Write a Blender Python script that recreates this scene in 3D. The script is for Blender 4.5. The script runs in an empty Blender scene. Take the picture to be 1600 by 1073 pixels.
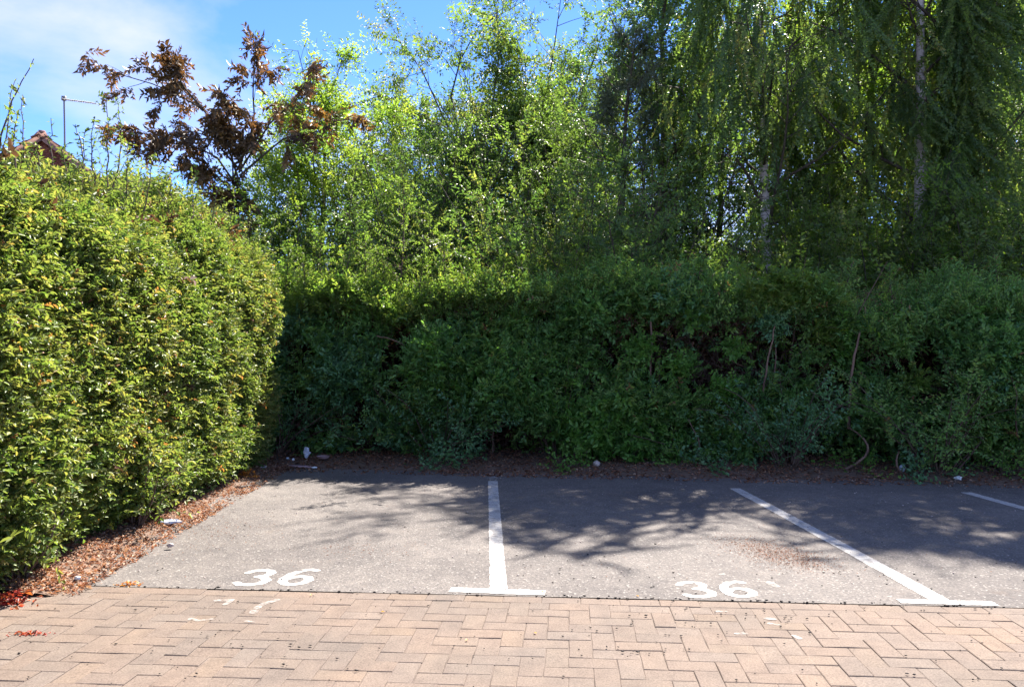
import bpy, math, random
import numpy as np
from mathutils import Vector, Matrix, Euler

R = math.radians
scene = bpy.context.scene
col = scene.collection

# ------------------------------------------------------------------ camera, sky, sun, exposure
CAM_H = 1.30
F = 1220.0                                  # focal length in photo pixels (photo 1600 wide)
YAW, PITCH = R(-1.78), R(0.73)
cam_d = bpy.data.cameras.new("camera")
cam_d.sensor_width = 36.0
cam_d.lens = 36.0 * F / 1600.0
cam_d.clip_start, cam_d.clip_end = 0.05, 2000.0
cam = bpy.data.objects.new("camera", cam_d)
cam.location = (0, 0, CAM_H)
cam.rotation_euler = (math.pi / 2 + PITCH, 0, YAW)
col.objects.link(cam)
scene.camera = cam

SUN_AZ, SUN_EL = R(27), R(52)               # azimuth clockwise from +Y (into the picture)
world = bpy.data.worlds.new("World")
scene.world = world
world.use_nodes = True
wn, wl = world.node_tree.nodes, world.node_tree.links
wn.clear()
w_out = wn.new("ShaderNodeOutputWorld")
w_bg = wn.new("ShaderNodeBackground")
w_bg.inputs["Strength"].default_value = 0.085
sky = wn.new("ShaderNodeTexSky")
sky.sky_type = 'NISHITA'
sky.sun_disc = False
sky.sun_elevation = SUN_EL
sky.sun_rotation = SUN_AZ
sky.altitude = 0
sky.air_density = 0.5
sky.dust_density = 0.0
sky.ozone_density = 3.0
w_tc = wn.new("ShaderNodeTexCoord")
w_map = wn.new("ShaderNodeMapping")
w_map.inputs["Rotation"].default_value = (R(8), R(-14), R(20))
w_map.inputs["Scale"].default_value = (1.6, 1.6, 3.2)
w_n1 = wn.new("ShaderNodeTexNoise")
w_map.inputs["Location"].default_value = (13.0, 7.0, 19.0)
w_n1.inputs["Scale"].default_value = 1.5
w_n1.inputs["Detail"].default_value = 7.0
w_n1.inputs["Roughness"].default_value = 0.55
w_n1.inputs["Distortion"].default_value = 0.25
w_ramp = wn.new("ShaderNodeValToRGB")
w_ramp.color_ramp.elements[0].position = 0.43
w_ramp.color_ramp.elements[0].color = (0, 0, 0, 1)
w_ramp.color_ramp.elements[1].position = 0.80
w_ramp.color_ramp.elements[1].color = (1, 1, 1, 1)
w_mix = wn.new("ShaderNodeMix")
w_mix.data_type = 'RGBA'
w_mix.inputs[7].default_value = (1.95, 1.9, 1.98, 1)      # thin high cloud
w_hs = wn.new("ShaderNodeHueSaturation")
w_hs.inputs["Saturation"].default_value = 1.18
wl.new(w_tc.outputs["Generated"], w_map.inputs["Vector"])
wl.new(w_map.outputs["Vector"], w_n1.inputs["Vector"])
wl.new(w_n1.outputs["Fac"], w_ramp.inputs["Fac"])
wl.new(sky.outputs["Color"], w_hs.inputs["Color"])
w_tone = wn.new("ShaderNodeMix")
w_tone.data_type = 'RGBA'
w_tone.blend_type = 'MULTIPLY'
w_tone.inputs["Factor"].default_value = 1.0
w_tone.inputs[7].default_value = (0.84, 0.70, 0.78, 1)
wl.new(w_hs.outputs["Color"], w_tone.inputs[6])
wl.new(w_tone.outputs[2], w_mix.inputs[6])
wl.new(w_ramp.outputs["Color"], w_mix.inputs["Factor"])
wl.new(w_mix.outputs[2], w_bg.inputs["Color"])
wl.new(w_bg.outputs["Background"], w_out.inputs["Surface"])

sun_d = bpy.data.lights.new("sun", 'SUN')
sun_d.energy = 2.85
sun_d.angle = R(0.53)
sun_d.color = (1.0, 0.93, 0.83)
sun = bpy.data.objects.new("sun", sun_d)
to_sun = Vector((math.sin(SUN_AZ) * math.cos(SUN_EL), math.cos(SUN_AZ) * math.cos(SUN_EL), math.sin(SUN_EL)))
sun.rotation_euler = (-to_sun).to_track_quat('-Z', 'Y').to_euler()
sun.location = (6, 10, 20)
col.objects.link(sun)

vs = scene.view_settings
vs.view_transform = 'Standard'
vs.look = 'None'
vs.exposure = 2.80
vs.gamma = 1.0
vs.use_curve_mapping = False
scene.cycles.max_bounces = 8
scene.cycles.diffuse_bounces = 4
scene.cycles.glossy_bounces = 2
scene.cycles.transmission_bounces = 4
scene.cycles.use_denoising = True

# ------------------------------------------------------------------ helpers
CAM_M = np.array(Euler(cam.rotation_euler).to_matrix())


def ray(x, y):
    return CAM_M @ np.array([(x - 800.0) / F, -(y - 536.5) / F, -1.0])


def px(x, y, Y):
    """world point seen at photo pixel x, y at depth Y"""
    d = ray(x, y)
    return np.array([0, 0, CAM_H]) + d * (Y / d[1])


def gp(x, y, z=0.0):
    """point of the ground seen at photo pixel x, y"""
    d = ray(x, y)
    return np.array([0, 0, CAM_H]) + d * ((z - CAM_H) / d[2])


def tag(o, label=None, cat=None, group=None, kind=None):
    if label: o["label"] = label
    if cat: o["category"] = cat
    if group: o["group"] = group
    if kind: o["kind"] = kind
    return o


def empty(name, loc, label, cat, group=None):
    o = bpy.data.objects.new(name, None)
    o.empty_display_size = 0.2
    o.location = tuple(float(v) for v in loc)
    col.objects.link(o)
    return tag(o, label, cat, group)


def link(name, me, parent=None):
    o = bpy.data.objects.new(name, me)
    col.objects.link(o)
    if parent is not None:
        o.parent = parent
        o.matrix_parent_inverse = Matrix.Translation(-parent.location)  # meshes are built in world space
    return o


def mesh_np(name, V, faces, mat, parent=None, tint=None, smooth=False, mats=None, mat_idx=None):
    """V (n,3); faces: (m,k) array or list of arrays with equal k each"""
    if not isinstance(faces, list):
        faces = [faces]
    faces = [np.asarray(f, dtype=np.int32) for f in faces if len(f)]
    me = bpy.data.meshes.new(name)
    me.vertices.add(len(V))
    me.vertices.foreach_set("co", np.asarray(V, dtype=np.float32).ravel())
    loops = np.concatenate([f.ravel() for f in faces])
    totals = np.concatenate([np.full(len(f), f.shape[1], dtype=np.int32) for f in faces])
    starts = np.concatenate([[0], np.cumsum(totals)[:-1]]).astype(np.int32)
    me.loops.add(len(loops))
    me.loops.foreach_set("vertex_index", loops)
    me.polygons.add(len(totals))
    me.polygons.foreach_set("loop_start", starts)
    me.polygons.foreach_set("loop_total", totals)
    if smooth:
        me.polygons.foreach_set("use_smooth", np.ones(len(totals), dtype=bool))
    for m in (mats or [mat]):
        me.materials.append(m)
    if mat_idx is not None:
        me.polygons.foreach_set("material_index", np.asarray(mat_idx, dtype=np.int32))
    if tint is not None:
        a = me.attributes.new("tint", 'FLOAT', 'POINT')
        a.data.foreach_set("value", np.asarray(tint, dtype=np.float32))
    me.update(calc_edges=True)
    return link(name, me, parent)


def boxes_np(items):
    """items: list of (centre, half sizes, 3x3 or None) -> V, F quads"""
    base = np.array([[-1, -1, -1], [1, -1, -1], [1, 1, -1], [-1, 1, -1], [-1, -1, 1], [1, -1, 1], [1, 1, 1], [-1, 1, 1]], float)
    bf = np.array([[0, 3, 2, 1], [4, 5, 6, 7], [0, 1, 5, 4], [1, 2, 6, 5], [2, 3, 7, 6], [3, 0, 4, 7]])
    V, Fa = [], []
    for i, (c, h, m) in enumerate(items):
        v = base * np.asarray(h, float)
        if m is not None:
            v = v @ np.asarray(m).T
        V.append(v + np.asarray(c, float))
        Fa.append(bf + 8 * i)
    return np.concatenate(V), np.concatenate(Fa)


def unit(a):
    return a / np.maximum(np.linalg.norm(a, axis=-1, keepdims=True), 1e-9)


class VNoise:
    """trilinear value noise, -1..1"""
    def __init__(self, seed):
        self.t = np.random.default_rng(seed).uniform(-1, 1, (32, 32, 32))

    def __call__(self, p, scale=1.0, octaves=1):
        p = np.asarray(p, float)
        out, amp, tot = 0, 1.0, 0
        for o in range(octaves):
            q = p * scale * (2 ** o) + 7.3 * o
            i = np.floor(q).astype(int)
            f = q - i
            f = f * f * (3 - 2 * f)
            r = 0
            for dx in (0, 1):
                for dy in (0, 1):
                    for dz in (0, 1):
                        w = (f[..., 0] if dx else 1 - f[..., 0]) * (f[..., 1] if dy else 1 - f[..., 1]) * (f[..., 2] if dz else 1 - f[..., 2])
                        r = r + w * self.t[(i[..., 0] + dx) % 32, (i[..., 1] + dy) % 32, (i[..., 2] + dz) % 32]
            out = out + amp * r
            tot += amp
            amp *= 0.5
        return out / tot


# ------------------------------------------------------------------ materials
def new_mat(name):
    m = bpy.data.materials.new(name)
    m.use_nodes = True
    n, l = m.node_tree.nodes, m.node_tree.links
    bsdf = next(x for x in n if x.type == 'BSDF_PRINCIPLED')
    return m, n, l, bsdf


def ramp_node(n, stops):
    r = n.new("ShaderNodeValToRGB")
    e = r.color_ramp.elements
    while len(e) < len(stops):
        e.new(0.5)
    for el, (p, c) in zip(e, stops):
        el.position = p
        el.color = (*c, 1)
    return r


def leaf_mat(name, stops, trans=0.4, gloss=0.4, rough=0.42, tr_gain=2.3, tr_tint=(1.0, 1.0, 0.55)):
    m, n, l, b = new_mat(name)
    at = n.new("ShaderNodeAttribute")
    at.attribute_name = "tint"
    ai = n.new("ShaderNodeAttribute")
    ai.attribute_type = 'INSTANCER'
    ai.attribute_name = "sprig_tint"
    ad = n.new("ShaderNodeMath")
    ad.use_clamp = True
    l.new(at.outputs["Fac"], ad.inputs[0])
    l.new(ai.outputs["Fac"], ad.inputs[1])
    r = ramp_node(n, stops)
    l.new(ad.outputs[0], r.inputs["Fac"])
    l.new(r.outputs["Color"], b.inputs["Base Color"])
    b.inputs["Roughness"].default_value = rough
    b.inputs["Specular IOR Level"].default_value = gloss
    t = n.new("ShaderNodeBsdfTranslucent")
    mul = n.new("ShaderNodeMix")
    mul.data_type = 'RGBA'
    mul.blend_type = 'MULTIPLY'
    mul.inputs["Factor"].default_value = 1.0
    mul.inputs[7].default_value = (tr_tint[0] * tr_gain, tr_tint[1] * tr_gain, tr_tint[2] * tr_gain, 1)
    l.new(r.outputs["Color"], mul.inputs[6])
    l.new(mul.outputs[2], t.inputs["Color"])
    mx = n.new("ShaderNodeMixShader")
    mx.inputs["Fac"].default_value = trans
    l.new(b.outputs["BSDF"], mx.inputs[1])
    l.new(t.outputs["BSDF"], mx.inputs[2])
    out = next(x for x in n if x.type == 'OUTPUT_MATERIAL')
    l.new(mx.outputs["Shader"], out.inputs["Surface"])
    return m


def noise_mat(name, stops, scale=8.0, detail=6.0, rough=0.85, bump=0.3, stretch=(1, 1, 1), bump_scale=None, spec=0.25):
    m, n, l, b = new_mat(name)
    tc = n.new("ShaderNodeTexCoord")
    mp = n.new("ShaderNodeMapping")
    mp.inputs["Scale"].default_value = stretch
    nz = n.new("ShaderNodeTexNoise")
    nz.inputs["Scale"].default_value = scale
    nz.inputs["Detail"].default_value = detail
    r = ramp_node(n, stops)
    l.new(tc.outputs["Object"], mp.inputs["Vector"])
    l.new(mp.outputs["Vector"], nz.inputs["Vector"])
    l.new(nz.outputs["Fac"], r.inputs["Fac"])
    l.new(r.outputs["Color"], b.inputs["Base Color"])
    b.inputs["Roughness"].default_value = rough
    b.inputs["Specular IOR Level"].default_value = spec
    if bump:
        bp = n.new("ShaderNodeBump")
        bp.inputs["Strength"].default_value = bump
        bp.inputs["Distance"].default_value = 0.01
        l.new(nz.outputs["Fac"], bp.inputs["Height"])
        l.new(bp.outputs["Normal"], b.inputs["Normal"])
    return m


def plain_mat(name, c, rough=0.6, spec=0.3, metallic=0.0):
    return noise_mat(name, [(0.3, tuple(v * 0.85 for v in c)), (0.7, tuple(min(1, v * 1.1) for v in c))], scale=30, rough=rough, bump=0.05, spec=spec)


# asphalt: weathered, with pale aggregate, dark pits, broad stains
def make_asphalt():
    m, n, l, b = new_mat("asphalt")
    tc = n.new("ShaderNodeTexCoord")

    def noise(scale, detail=4, rough=0.55):
        x = n.new("ShaderNodeTexNoise")
        x.inputs["Scale"].default_value = scale
        x.inputs["Detail"].default_value = detail
        x.inputs["Roughness"].default_value = rough
        l.new(tc.outputs["Object"], x.inputs["Vector"])
        return x

    def mix(fac, a, c, blend='MIX'):
        x = n.new("ShaderNodeMix")
        x.data_type = 'RGBA'
        x.blend_type = blend
        for sock, v in ((x.inputs["Factor"], fac), (x.inputs[6], a), (x.inputs[7], c)):
            if isinstance(v, bpy.types.NodeSocket): l.new(v, sock)
            elif isinstance(v, tuple): sock.default_value = (*v, 1)
            else: sock.default_value = v
        return x.outputs[2]

    def ramp(src, p0, p1, c0=(0, 0, 0), c1=(1, 1, 1)):
        r = ramp_node(n, [(p0, c0), (p1, c1)])
        l.new(src, r.inputs["Fac"])
        return r.outputs["Color"]

    big = ramp(noise(0.9, 5).outputs["Fac"], 0.35, 0.68, (0.100, 0.090, 0.086), (0.146, 0.131, 0.122))
    mid = ramp(noise(6.0, 6, 0.7).outputs["Fac"], 0.3, 0.72, (0.78, 0.78, 0.80), (1.16, 1.15, 1.13))
    c = mix(1.0, big, mid, 'MULTIPLY')
    vo = n.new("ShaderNodeTexVoronoi")
    vo.inputs["Scale"].default_value = 105.0
    l.new(tc.outputs["Object"], vo.inputs["Vector"])
    sep = n.new("ShaderNodeSeparateColor")
    l.new(vo.outputs["Color"], sep.inputs["Color"])
    agg = ramp(sep.outputs["Red"], 0.05, 0.98, (0.72, 0.72, 0.74), (1.28, 1.26, 1.23))
    c = mix(0.85, c, agg, 'MULTIPLY')
    pale = ramp(sep.outputs["Green"], 0.955, 0.965)
    c = mix(pale, c, (0.22, 0.205, 0.19))
    pits = ramp(noise(46.0, 3, 0.8).outputs["Fac"], 0.30, 0.36, (1, 1, 1), (0, 0, 0))
    c = mix(pits, c, (0.045, 0.042, 0.042))
    stain = ramp(noise(2.3, 8, 0.72).outputs["Fac"], 0.60, 0.74)
    sm = n.new("ShaderNodeMath"); sm.operation = 'MULTIPLY'; sm.inputs[1].default_value = 0.45
    l.new(stain, sm.inputs[0])
    c = mix(sm.outputs[0], c, (0.12, 0.085, 0.065))
    l.new(c, b.inputs["Base Color"])
    b.inputs["Roughness"].default_value = 0.86
    b.inputs["Specular IOR Level"].default_value = 0.25
    bp = n.new("ShaderNodeBump")
    bp.inputs["Strength"].default_value = 0.6
    bp.inputs["Distance"].default_value = 0.004
    l.new(vo.outputs["Distance"], bp.inputs["Height"])
    l.new(bp.outputs["Normal"], b.inputs["Normal"])
    return m


def make_paver_mat():
    m, n, l, b = new_mat("brick paver")
    oi = n.new("ShaderNodeObjectInfo")
    tc = n.new("ShaderNodeTexCoord")
    geo = n.new("ShaderNodeNewGeometry")
    r = ramp_node(n, [(0.0, (0.143, 0.112, 0.094)), (0.25, (0.150, 0.115, 0.094)), (0.55, (0.155, 0.117, 0.094)), (0.8, (0.152, 0.121, 0.102)), (1.0, (0.160, 0.119, 0.091))])
    l.new(oi.outputs["Random"], r.inputs["Fac"])
    big = n.new("ShaderNodeTexNoise"); big.inputs["Scale"].default_value = 1.3; big.inputs["Detail"].default_value = 6
    l.new(geo.outputs["Position"], big.inputs["Vector"])
    rb = ramp_node(n, [(0.34, (0.84, 0.87, 0.89)), (0.66, (1.10, 1.06, 1.03))])
    l.new(big.outputs["Fac"], rb.inputs["Fac"])
    fine = n.new("ShaderNodeTexNoise"); fine.inputs["Scale"].default_value = 130; fine.inputs["Detail"].default_value = 3; fine.inputs["Roughness"].default_value = 0.8
    l.new(geo.outputs["Position"], fine.inputs["Vector"])
    rf = ramp_node(n, [(0.28, (0.52, 0.50, 0.49)), (0.5, (1, 1, 1)), (0.75, (1.42, 1.42, 1.42))])
    l.new(fine.outputs["Fac"], rf.inputs["Fac"])
    blot = n.new("ShaderNodeTexNoise"); blot.inputs["Scale"].default_value = 9; blot.inputs["Detail"].default_value = 5; blot.inputs["Roughness"].default_value = 0.7
    l.new(geo.outputs["Position"], blot.inputs["Vector"])
    rl = ramp_node(n, [(0.30, (0.80, 0.79, 0.80)), (0.55, (1, 1, 1)), (0.8, (1.12, 1.10, 1.06))])
    l.new(blot.outputs["Fac"], rl.inputs["Fac"])
    c = r.outputs["Color"]
    for x in (rb, rf, rl):
        mx = n.new("ShaderNodeMix"); mx.data_type = 'RGBA'; mx.blend_type = 'MULTIPLY'; mx.inputs["Factor"].default_value = 1
        l.new(c, mx.inputs[6]); l.new(x.outputs["Color"], mx.inputs[7])
        c = mx.outputs[2]
    l.new(c, b.inputs["Base Color"])
    b.inputs["Roughness"].default_value = 0.85
    b.inputs["Specular IOR Level"].default_value = 0.25
    bp = n.new("ShaderNodeBump"); bp.inputs["Strength"].default_value = 0.35; bp.inputs["Distance"].default_value = 0.004
    l.new(fine.outputs["Fac"], bp.inputs["Height"])
    l.new(bp.outputs["Normal"], b.inputs["Normal"])
    return m


def make_bark(name, dark, light, birch=False):
    m, n, l, b = new_mat(name)
    tc = n.new("ShaderNodeTexCoord")
    mp = n.new("ShaderNodeMapping")
    mp.inputs["Scale"].default_value = (3, 3, 14) if birch else (14, 14, 2.2)
    nz = n.new("ShaderNodeTexNoise"); nz.inputs["Scale"].default_value = 2.0; nz.inputs["Detail"].default_value = 6; nz.inputs["Roughness"].default_value = 0.65
    l.new(tc.outputs["Object"], mp.inputs["Vector"]); l.new(mp.outputs["Vector"], nz.inputs["Vector"])
    r = ramp_node(n, [(0.36, dark), (0.46 if birch else 0.68, light)])
    l.new(nz.outputs["Fac"], r.inputs["Fac"]); l.new(r.outputs["Color"], b.inputs["Base Color"])
    b.inputs["Roughness"].default_value = 0.85
    b.inputs["Specular IOR Level"].default_value = 0.2
    bp = n.new("ShaderNodeBump"); bp.inputs["Strength"].default_value = 0.5; bp.inputs["Distance"].default_value = 0.01
    l.new(nz.outputs["Fac"], bp.inputs["Height"]); l.new(bp.outputs["Normal"], b.inputs["Normal"])
    return m


M = {}
M['asphalt'] = make_asphalt()
M['paver'] = make_paver_mat()
M['joint'] = noise_mat("joint sand", [(0.34, (0.060, 0.045, 0.038)), (0.48, (0.115, 0.088, 0.074)), (0.66, (0.17, 0.135, 0.115))], scale=7, bump=0.4)
M['soil'] = noise_mat("soil", [(0.3, (0.075, 0.050, 0.038)), (0.55, (0.140, 0.092, 0.068)), (0.75, (0.20, 0.14, 0.108))], scale=22, detail=8, bump=0.7)
M['earth'] = noise_mat("earth", [(0.3, (0.03, 0.022, 0.014)), (0.7, (0.07, 0.055, 0.03))], scale=3, bump=0.4)


def worn_paint(name, lo, hi, big_scale, big0, big1, floor, top):
    """paint worn through in places: the surface below shows between the grains"""
    m, n, l, b = new_mat(name)
    geo = n.new("ShaderNodeNewGeometry")

    def noise(sc, det, rough):
        x = n.new("ShaderNodeTexNoise")
        x.inputs["Scale"].default_value = sc; x.inputs["Detail"].default_value = det; x.inputs["Roughness"].default_value = rough
        l.new(geo.outputs["Position"], x.inputs["Vector"])
        return x.outputs["Fac"]
    col_r = ramp_node(n, [(0.35, lo), (0.6, hi)])
    l.new(noise(30, 6, .65), col_r.inputs["Fac"])
    l.new(col_r.outputs["Color"], b.inputs["Base Color"])
    b.inputs["Roughness"].default_value = 0.7
    b.inputs["Specular IOR Level"].default_value = 0.25
    fine = ramp_node(n, [(0.33, (0, 0, 0)), (0.45, (1, 1, 1))])
    l.new(noise(170, 4, .8), fine.inputs["Fac"])
    broad = ramp_node(n, [(big0, (floor,) * 3), (big1, (top,) * 3)])
    l.new(noise(big_scale, 7, .7), broad.inputs["Fac"])
    mul = n.new("ShaderNodeMath"); mul.operation = 'MULTIPLY'; mul.use_clamp = True
    l.new(fine.outputs["Color"], mul.inputs[0]); l.new(broad.outputs["Color"], mul.inputs[1])
    mx = n.new("ShaderNodeMixShader")
    tr = n.new("ShaderNodeBsdfTransparent")
    l.new(mul.outputs[0], mx.inputs[0]); l.new(tr.outputs[0], mx.inputs[1]); l.new(b.outputs[0], mx.inputs[2])
    out = next(x for x in n if x.type == 'OUTPUT_MATERIAL')
    l.new(mx.outputs[0], out.inputs["Surface"])
    bp = n.new("ShaderNodeBump"); bp.inputs["Strength"].default_value = 0.4; bp.inputs["Distance"].default_value = 0.004
    l.new(fine.outputs["Color"], bp.inputs["Height"]); l.new(bp.outputs["Normal"], b.inputs["Normal"])
    return m


M['paint'] = worn_paint("road paint", (0.33, 0.31, 0.29), (0.46, 0.445, 0.43), 9.0, 0.30, 0.48, 0.45, 1.0)
M['old_paint'] = worn_paint("worn road paint", (0.30, 0.27, 0.25), (0.42, 0.39, 0.37), 22.0, 0.36, 0.66, 0.0, 0.9)
M['litter'] = leaf_mat("dry leaf litter", [(0.0, (0.050, 0.027, 0.019)), (0.3, (0.135, 0.062, 0.040)), (0.6, (0.235, 0.112, 0.070)), (0.85, (0.31, 0.18, 0.12)), (1.0, (0.36, 0.26, 0.19))], trans=0.15, gloss=0.2, rough=0.7, tr_tint=(1, .7, .4))
M['litter_red'] = leaf_mat("fallen red leaves", [(0.0, (0.12, 0.02, 0.02)), (0.6, (0.33, 0.045, 0.035)), (1.0, (0.45, 0.14, 0.05))], trans=0.2, gloss=0.3)
M['litter_orange'] = leaf_mat("fallen orange leaves", [(0.0, (0.34, 0.10, 0.02)), (1.0, (0.62, 0.28, 0.05))], trans=0.2, gloss=0.3)
M['seed'] = plain_mat("dark seed", (0.025, 0.018, 0.015))
M['twig'] = make_bark("twig bark", (0.07, 0.045, 0.035), (0.16, 0.11, 0.085))
M['stem_pink'] = make_bark("hedge stem bark", (0.10, 0.060, 0.045), (0.25, 0.16, 0.12))
M['bark'] = make_bark("tree bark", (0.035, 0.028, 0.022), (0.11, 0.09, 0.07))
M['birch'] = make_bark("birch bark", (0.05, 0.04, 0.035), (0.50, 0.43, 0.40), birch=True)
M['hedge_sun'] = leaf_mat("bright hedge leaf", [(0.0, (0.062, 0.120, 0.024)), (0.35, (0.112, 0.172, 0.040)), (0.66, (0.175, 0.212, 0.058)), (0.86, (0.25, 0.24, 0.075)), (0.97, (0.28, 0.195, 0.06)), (1.0, (0.29, 0.13, 0.05))], trans=0.40, gloss=0.36, rough=0.42, tr_gain=1.9)
M['hedge_dark'] = leaf_mat("shaded hedge leaf", [(0.0, (0.062, 0.150, 0.044)), (0.45, (0.112, 0.225, 0.060)), (0.85, (0.180, 0.275, 0.068)), (0.97, (0.21, 0.27, 0.06)), (1.0, (0.22, 0.12, 0.06))], trans=0.40, gloss=0.35, rough=0.45)
M['dead'] = leaf_mat("dead hedge leaf", [(0.0, (0.050, 0.026, 0.020)), (0.6, (0.140, 0.068, 0.048)), (1.0, (0.26, 0.15, 0.11))], trans=0.2, gloss=0.15, rough=0.7)  # real withered patches; inside the hedges its dark tone also stands in for shade
M['bramble'] = leaf_mat("bramble leaf", [(0.0, (0.070, 0.175, 0.034)), (0.6, (0.120, 0.250, 0.048)), (1.0, (0.18, 0.28, 0.055))], trans=0.38, gloss=0.3)
M['new_growth'] = leaf_mat("young hedge leaf", [(0.0, (0.060, 0.130, 0.028)), (0.6, (0.115, 0.190, 0.036)), (1.0, (0.19, 0.22, 0.05))], trans=0.46, gloss=0.35)
M['bluegreen'] = leaf_mat("blue green leaf", [(0.0, (0.058, 0.150, 0.068)), (0.6, (0.098, 0.215, 0.094)), (1.0, (0.15, 0.26, 0.11))], trans=0.32, gloss=0.4)
M['tree_yellow'] = leaf_mat("yellow green tree leaf", [(0.0, (0.070, 0.130, 0.018)), (0.5, (0.120, 0.190, 0.028)), (1.0, (0.19, 0.235, 0.04))], trans=0.54, tr_gain=2.8, gloss=0.35)
M['tree_mid'] = leaf_mat("mid green tree leaf", [(0.0, (0.045, 0.088, 0.020)), (0.5, (0.085, 0.140, 0.030)), (0.9, (0.13, 0.18, 0.042)), (1.0, (0.17, 0.18, 0.055))], trans=0.5, gloss=0.45)
M['tree_dark'] = leaf_mat("dark tree leaf", [(0.0, (0.040, 0.088, 0.024)), (0.5, (0.075, 0.135, 0.034)), (1.0, (0.12, 0.18, 0.044))], trans=0.46, gloss=0.4)
M['birch_leaf'] = leaf_mat("birch leaf", [(0.0, (0.050, 0.098, 0.032)), (0.5, (0.088, 0.145, 0.042)), (0.93, (0.15, 0.20, 0.050)), (1.0, (0.20, 0.19, 0.05))], trans=0.50, tr_gain=2.1, gloss=0.4)
M['grey_leaf'] = leaf_mat("grey green conifer leaf", [(0.0, (0.045, 0.065, 0.040)), (1.0, (0.12, 0.145, 0.09))], trans=0.25, gloss=0.3)
M['brown_leaf'] = leaf_mat("withered brown leaf", [(0.0, (0.050, 0.034, 0.018)), (0.45, (0.120, 0.076, 0.036)), (0.8, (0.21, 0.130, 0.052)), (0.95, (0.29, 0.18, 0.05)), (1.0, (0.30, 0.24, 0.06))], trans=0.25, gloss=0.4, rough=0.5, tr_gain=1.6, tr_tint=(1.1, .8, .45))
M['tile_red'] = noise_mat("clay tile", [(0.3, (0.13, 0.045, 0.032)), (0.7, (0.24, 0.09, 0.06))], scale=5, detail=8, bump=0.2)
M['tile_roof'] = noise_mat("weathered roof tile", [(0.3, (0.20, 0.10, 0.075)), (0.7, (0.34, 0.20, 0.16))], scale=5, detail=8, bump=0.2)
M['brick_wall'] = noise_mat("brick wall", [(0.3, (0.24, 0.11, 0.08)), (0.7, (0.36, 0.19, 0.14))], scale=12, detail=8, bump=0.2)
M['white_frame'] = plain_mat("white frame", (0.72, 0.72, 0.70))
M['metal'] = plain_mat("grey metal", (0.16, 0.16, 0.17), rough=0.45, spec=0.5)
M['white_plastic'] = plain_mat("white plastic", (0.70, 0.72, 0.74), rough=0.4)
M['blue_white'] = plain_mat("crumpled wrapper", (0.52, 0.56, 0.66), rough=0.35)
M['pink_board'] = plain_mat("old cardboard", (0.36, 0.24, 0.25), rough=0.8)
M['stone'] = plain_mat("pale stone", (0.46, 0.38, 0.34), rough=0.8)
mg, gn, gl, gb = new_mat("window glass")
gb.inputs["Base Color"].default_value = (0.03, 0.035, 0.04, 1)
gb.inputs["Roughness"].default_value = 0.08
M['glass'] = mg


# ------------------------------------------------------------------ foliage builders
def frame_for(D, N):
    S = np.cross(D, N)
    bad = np.linalg.norm(S, axis=1) < 1e-4
    S[bad] = np.cross(D[bad], np.array([0.31, 0.72, 0.61]))
    S = unit(S)
    return S, np.cross(S, D)


def leaf_geo(P, D, N, L, W, six=False, fold=0.28, curl=0.12):
    """P base, D direction, N rough normal, L length, W width (arrays) -> V, F (tris or quads), verts per leaf"""
    D = unit(D)
    S, N = frame_for(D, N)
    L = L[:, None]; W = W[:, None]
    n = len(P)
    if six:
        a = P
        b1 = P + D * L * 0.30 + S * W * 0.46 + N * W * fold
        b2 = P + D * L * 0.68 + S * W * 0.38 + N * W * fold - N * L * curl * 0.4
        t = P + D * L - N * L * curl
        c2 = P + D * L * 0.68 - S * W * 0.38 + N * W * fold - N * L * curl * 0.4
        c1 = P + D * L * 0.30 - S * W * 0.46 + N * W * fold
        V = np.stack([a, b1, b2, t, c2, c1], 1).reshape(-1, 3)
        i = np.arange(n, dtype=np.int32)[:, None] * 6
        Fq = np.concatenate([i + np.array([[0, 1, 2, 3]]), i + np.array([[0, 3, 4, 5]])], 1).reshape(-1, 4)
        return V, Fq, 6
    b = P + D * L * 0.42 + S * W * 0.5 + N * W * fold
    t = P + D * L - N * L * curl
    c = P + D * L * 0.42 - S * W * 0.5 + N * W * fold
    V = np.stack([P, b, t, c], 1).reshape(-1, 3)
    i = np.arange(n, dtype=np.int32)[:, None] * 4
    Ft = np.concatenate([i + np.array([[0, 1, 2]]), i + np.array([[0, 2, 3]])], 1).reshape(-1, 3)
    return V, Ft, 4


def leaves_obj(name, geo_args, tint, mat, parent, six=False, kind="stuff", fold=0.28, curl=0.12):
    V, Fa, k = leaf_geo(*geo_args, six=six, fold=fold, curl=curl)
    o = mesh_np(name, V, Fa, mat, parent, tint=np.repeat(np.clip(tint, 0, 1), k))
    if kind: o["kind"] = kind
    return o


def polyline(rng, P, D, L, k=4, wander=0.15, grav=0.0, lift=0.0):
    """m branches of k segments: returns (m,k+1,3)"""
    m = len(P)
    out = np.zeros((m, k + 1, 3))
    out[:, 0] = P
    d = unit(np.array(D, float))
    step = (np.asarray(L, float) / k)[:, None]
    for i in range(k):
        d = d + rng.normal(0, wander, (m, 3))
        d[:, 2] += (lift - grav)
        d = unit(d)
        out[:, i + 1] = out[:, i] + d * step
    return out


def along(poly, idx, t):
    """position and tangent at parameter t on polyline idx"""
    k = poly.shape[1] - 1
    x = np.clip(t, 0, 0.9999) * k
    i = x.astype(int)
    f = (x - i)[:, None]
    a, b = poly[idx, i], poly[idx, i + 1]
    return a + (b - a) * f, unit(b - a)


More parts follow.
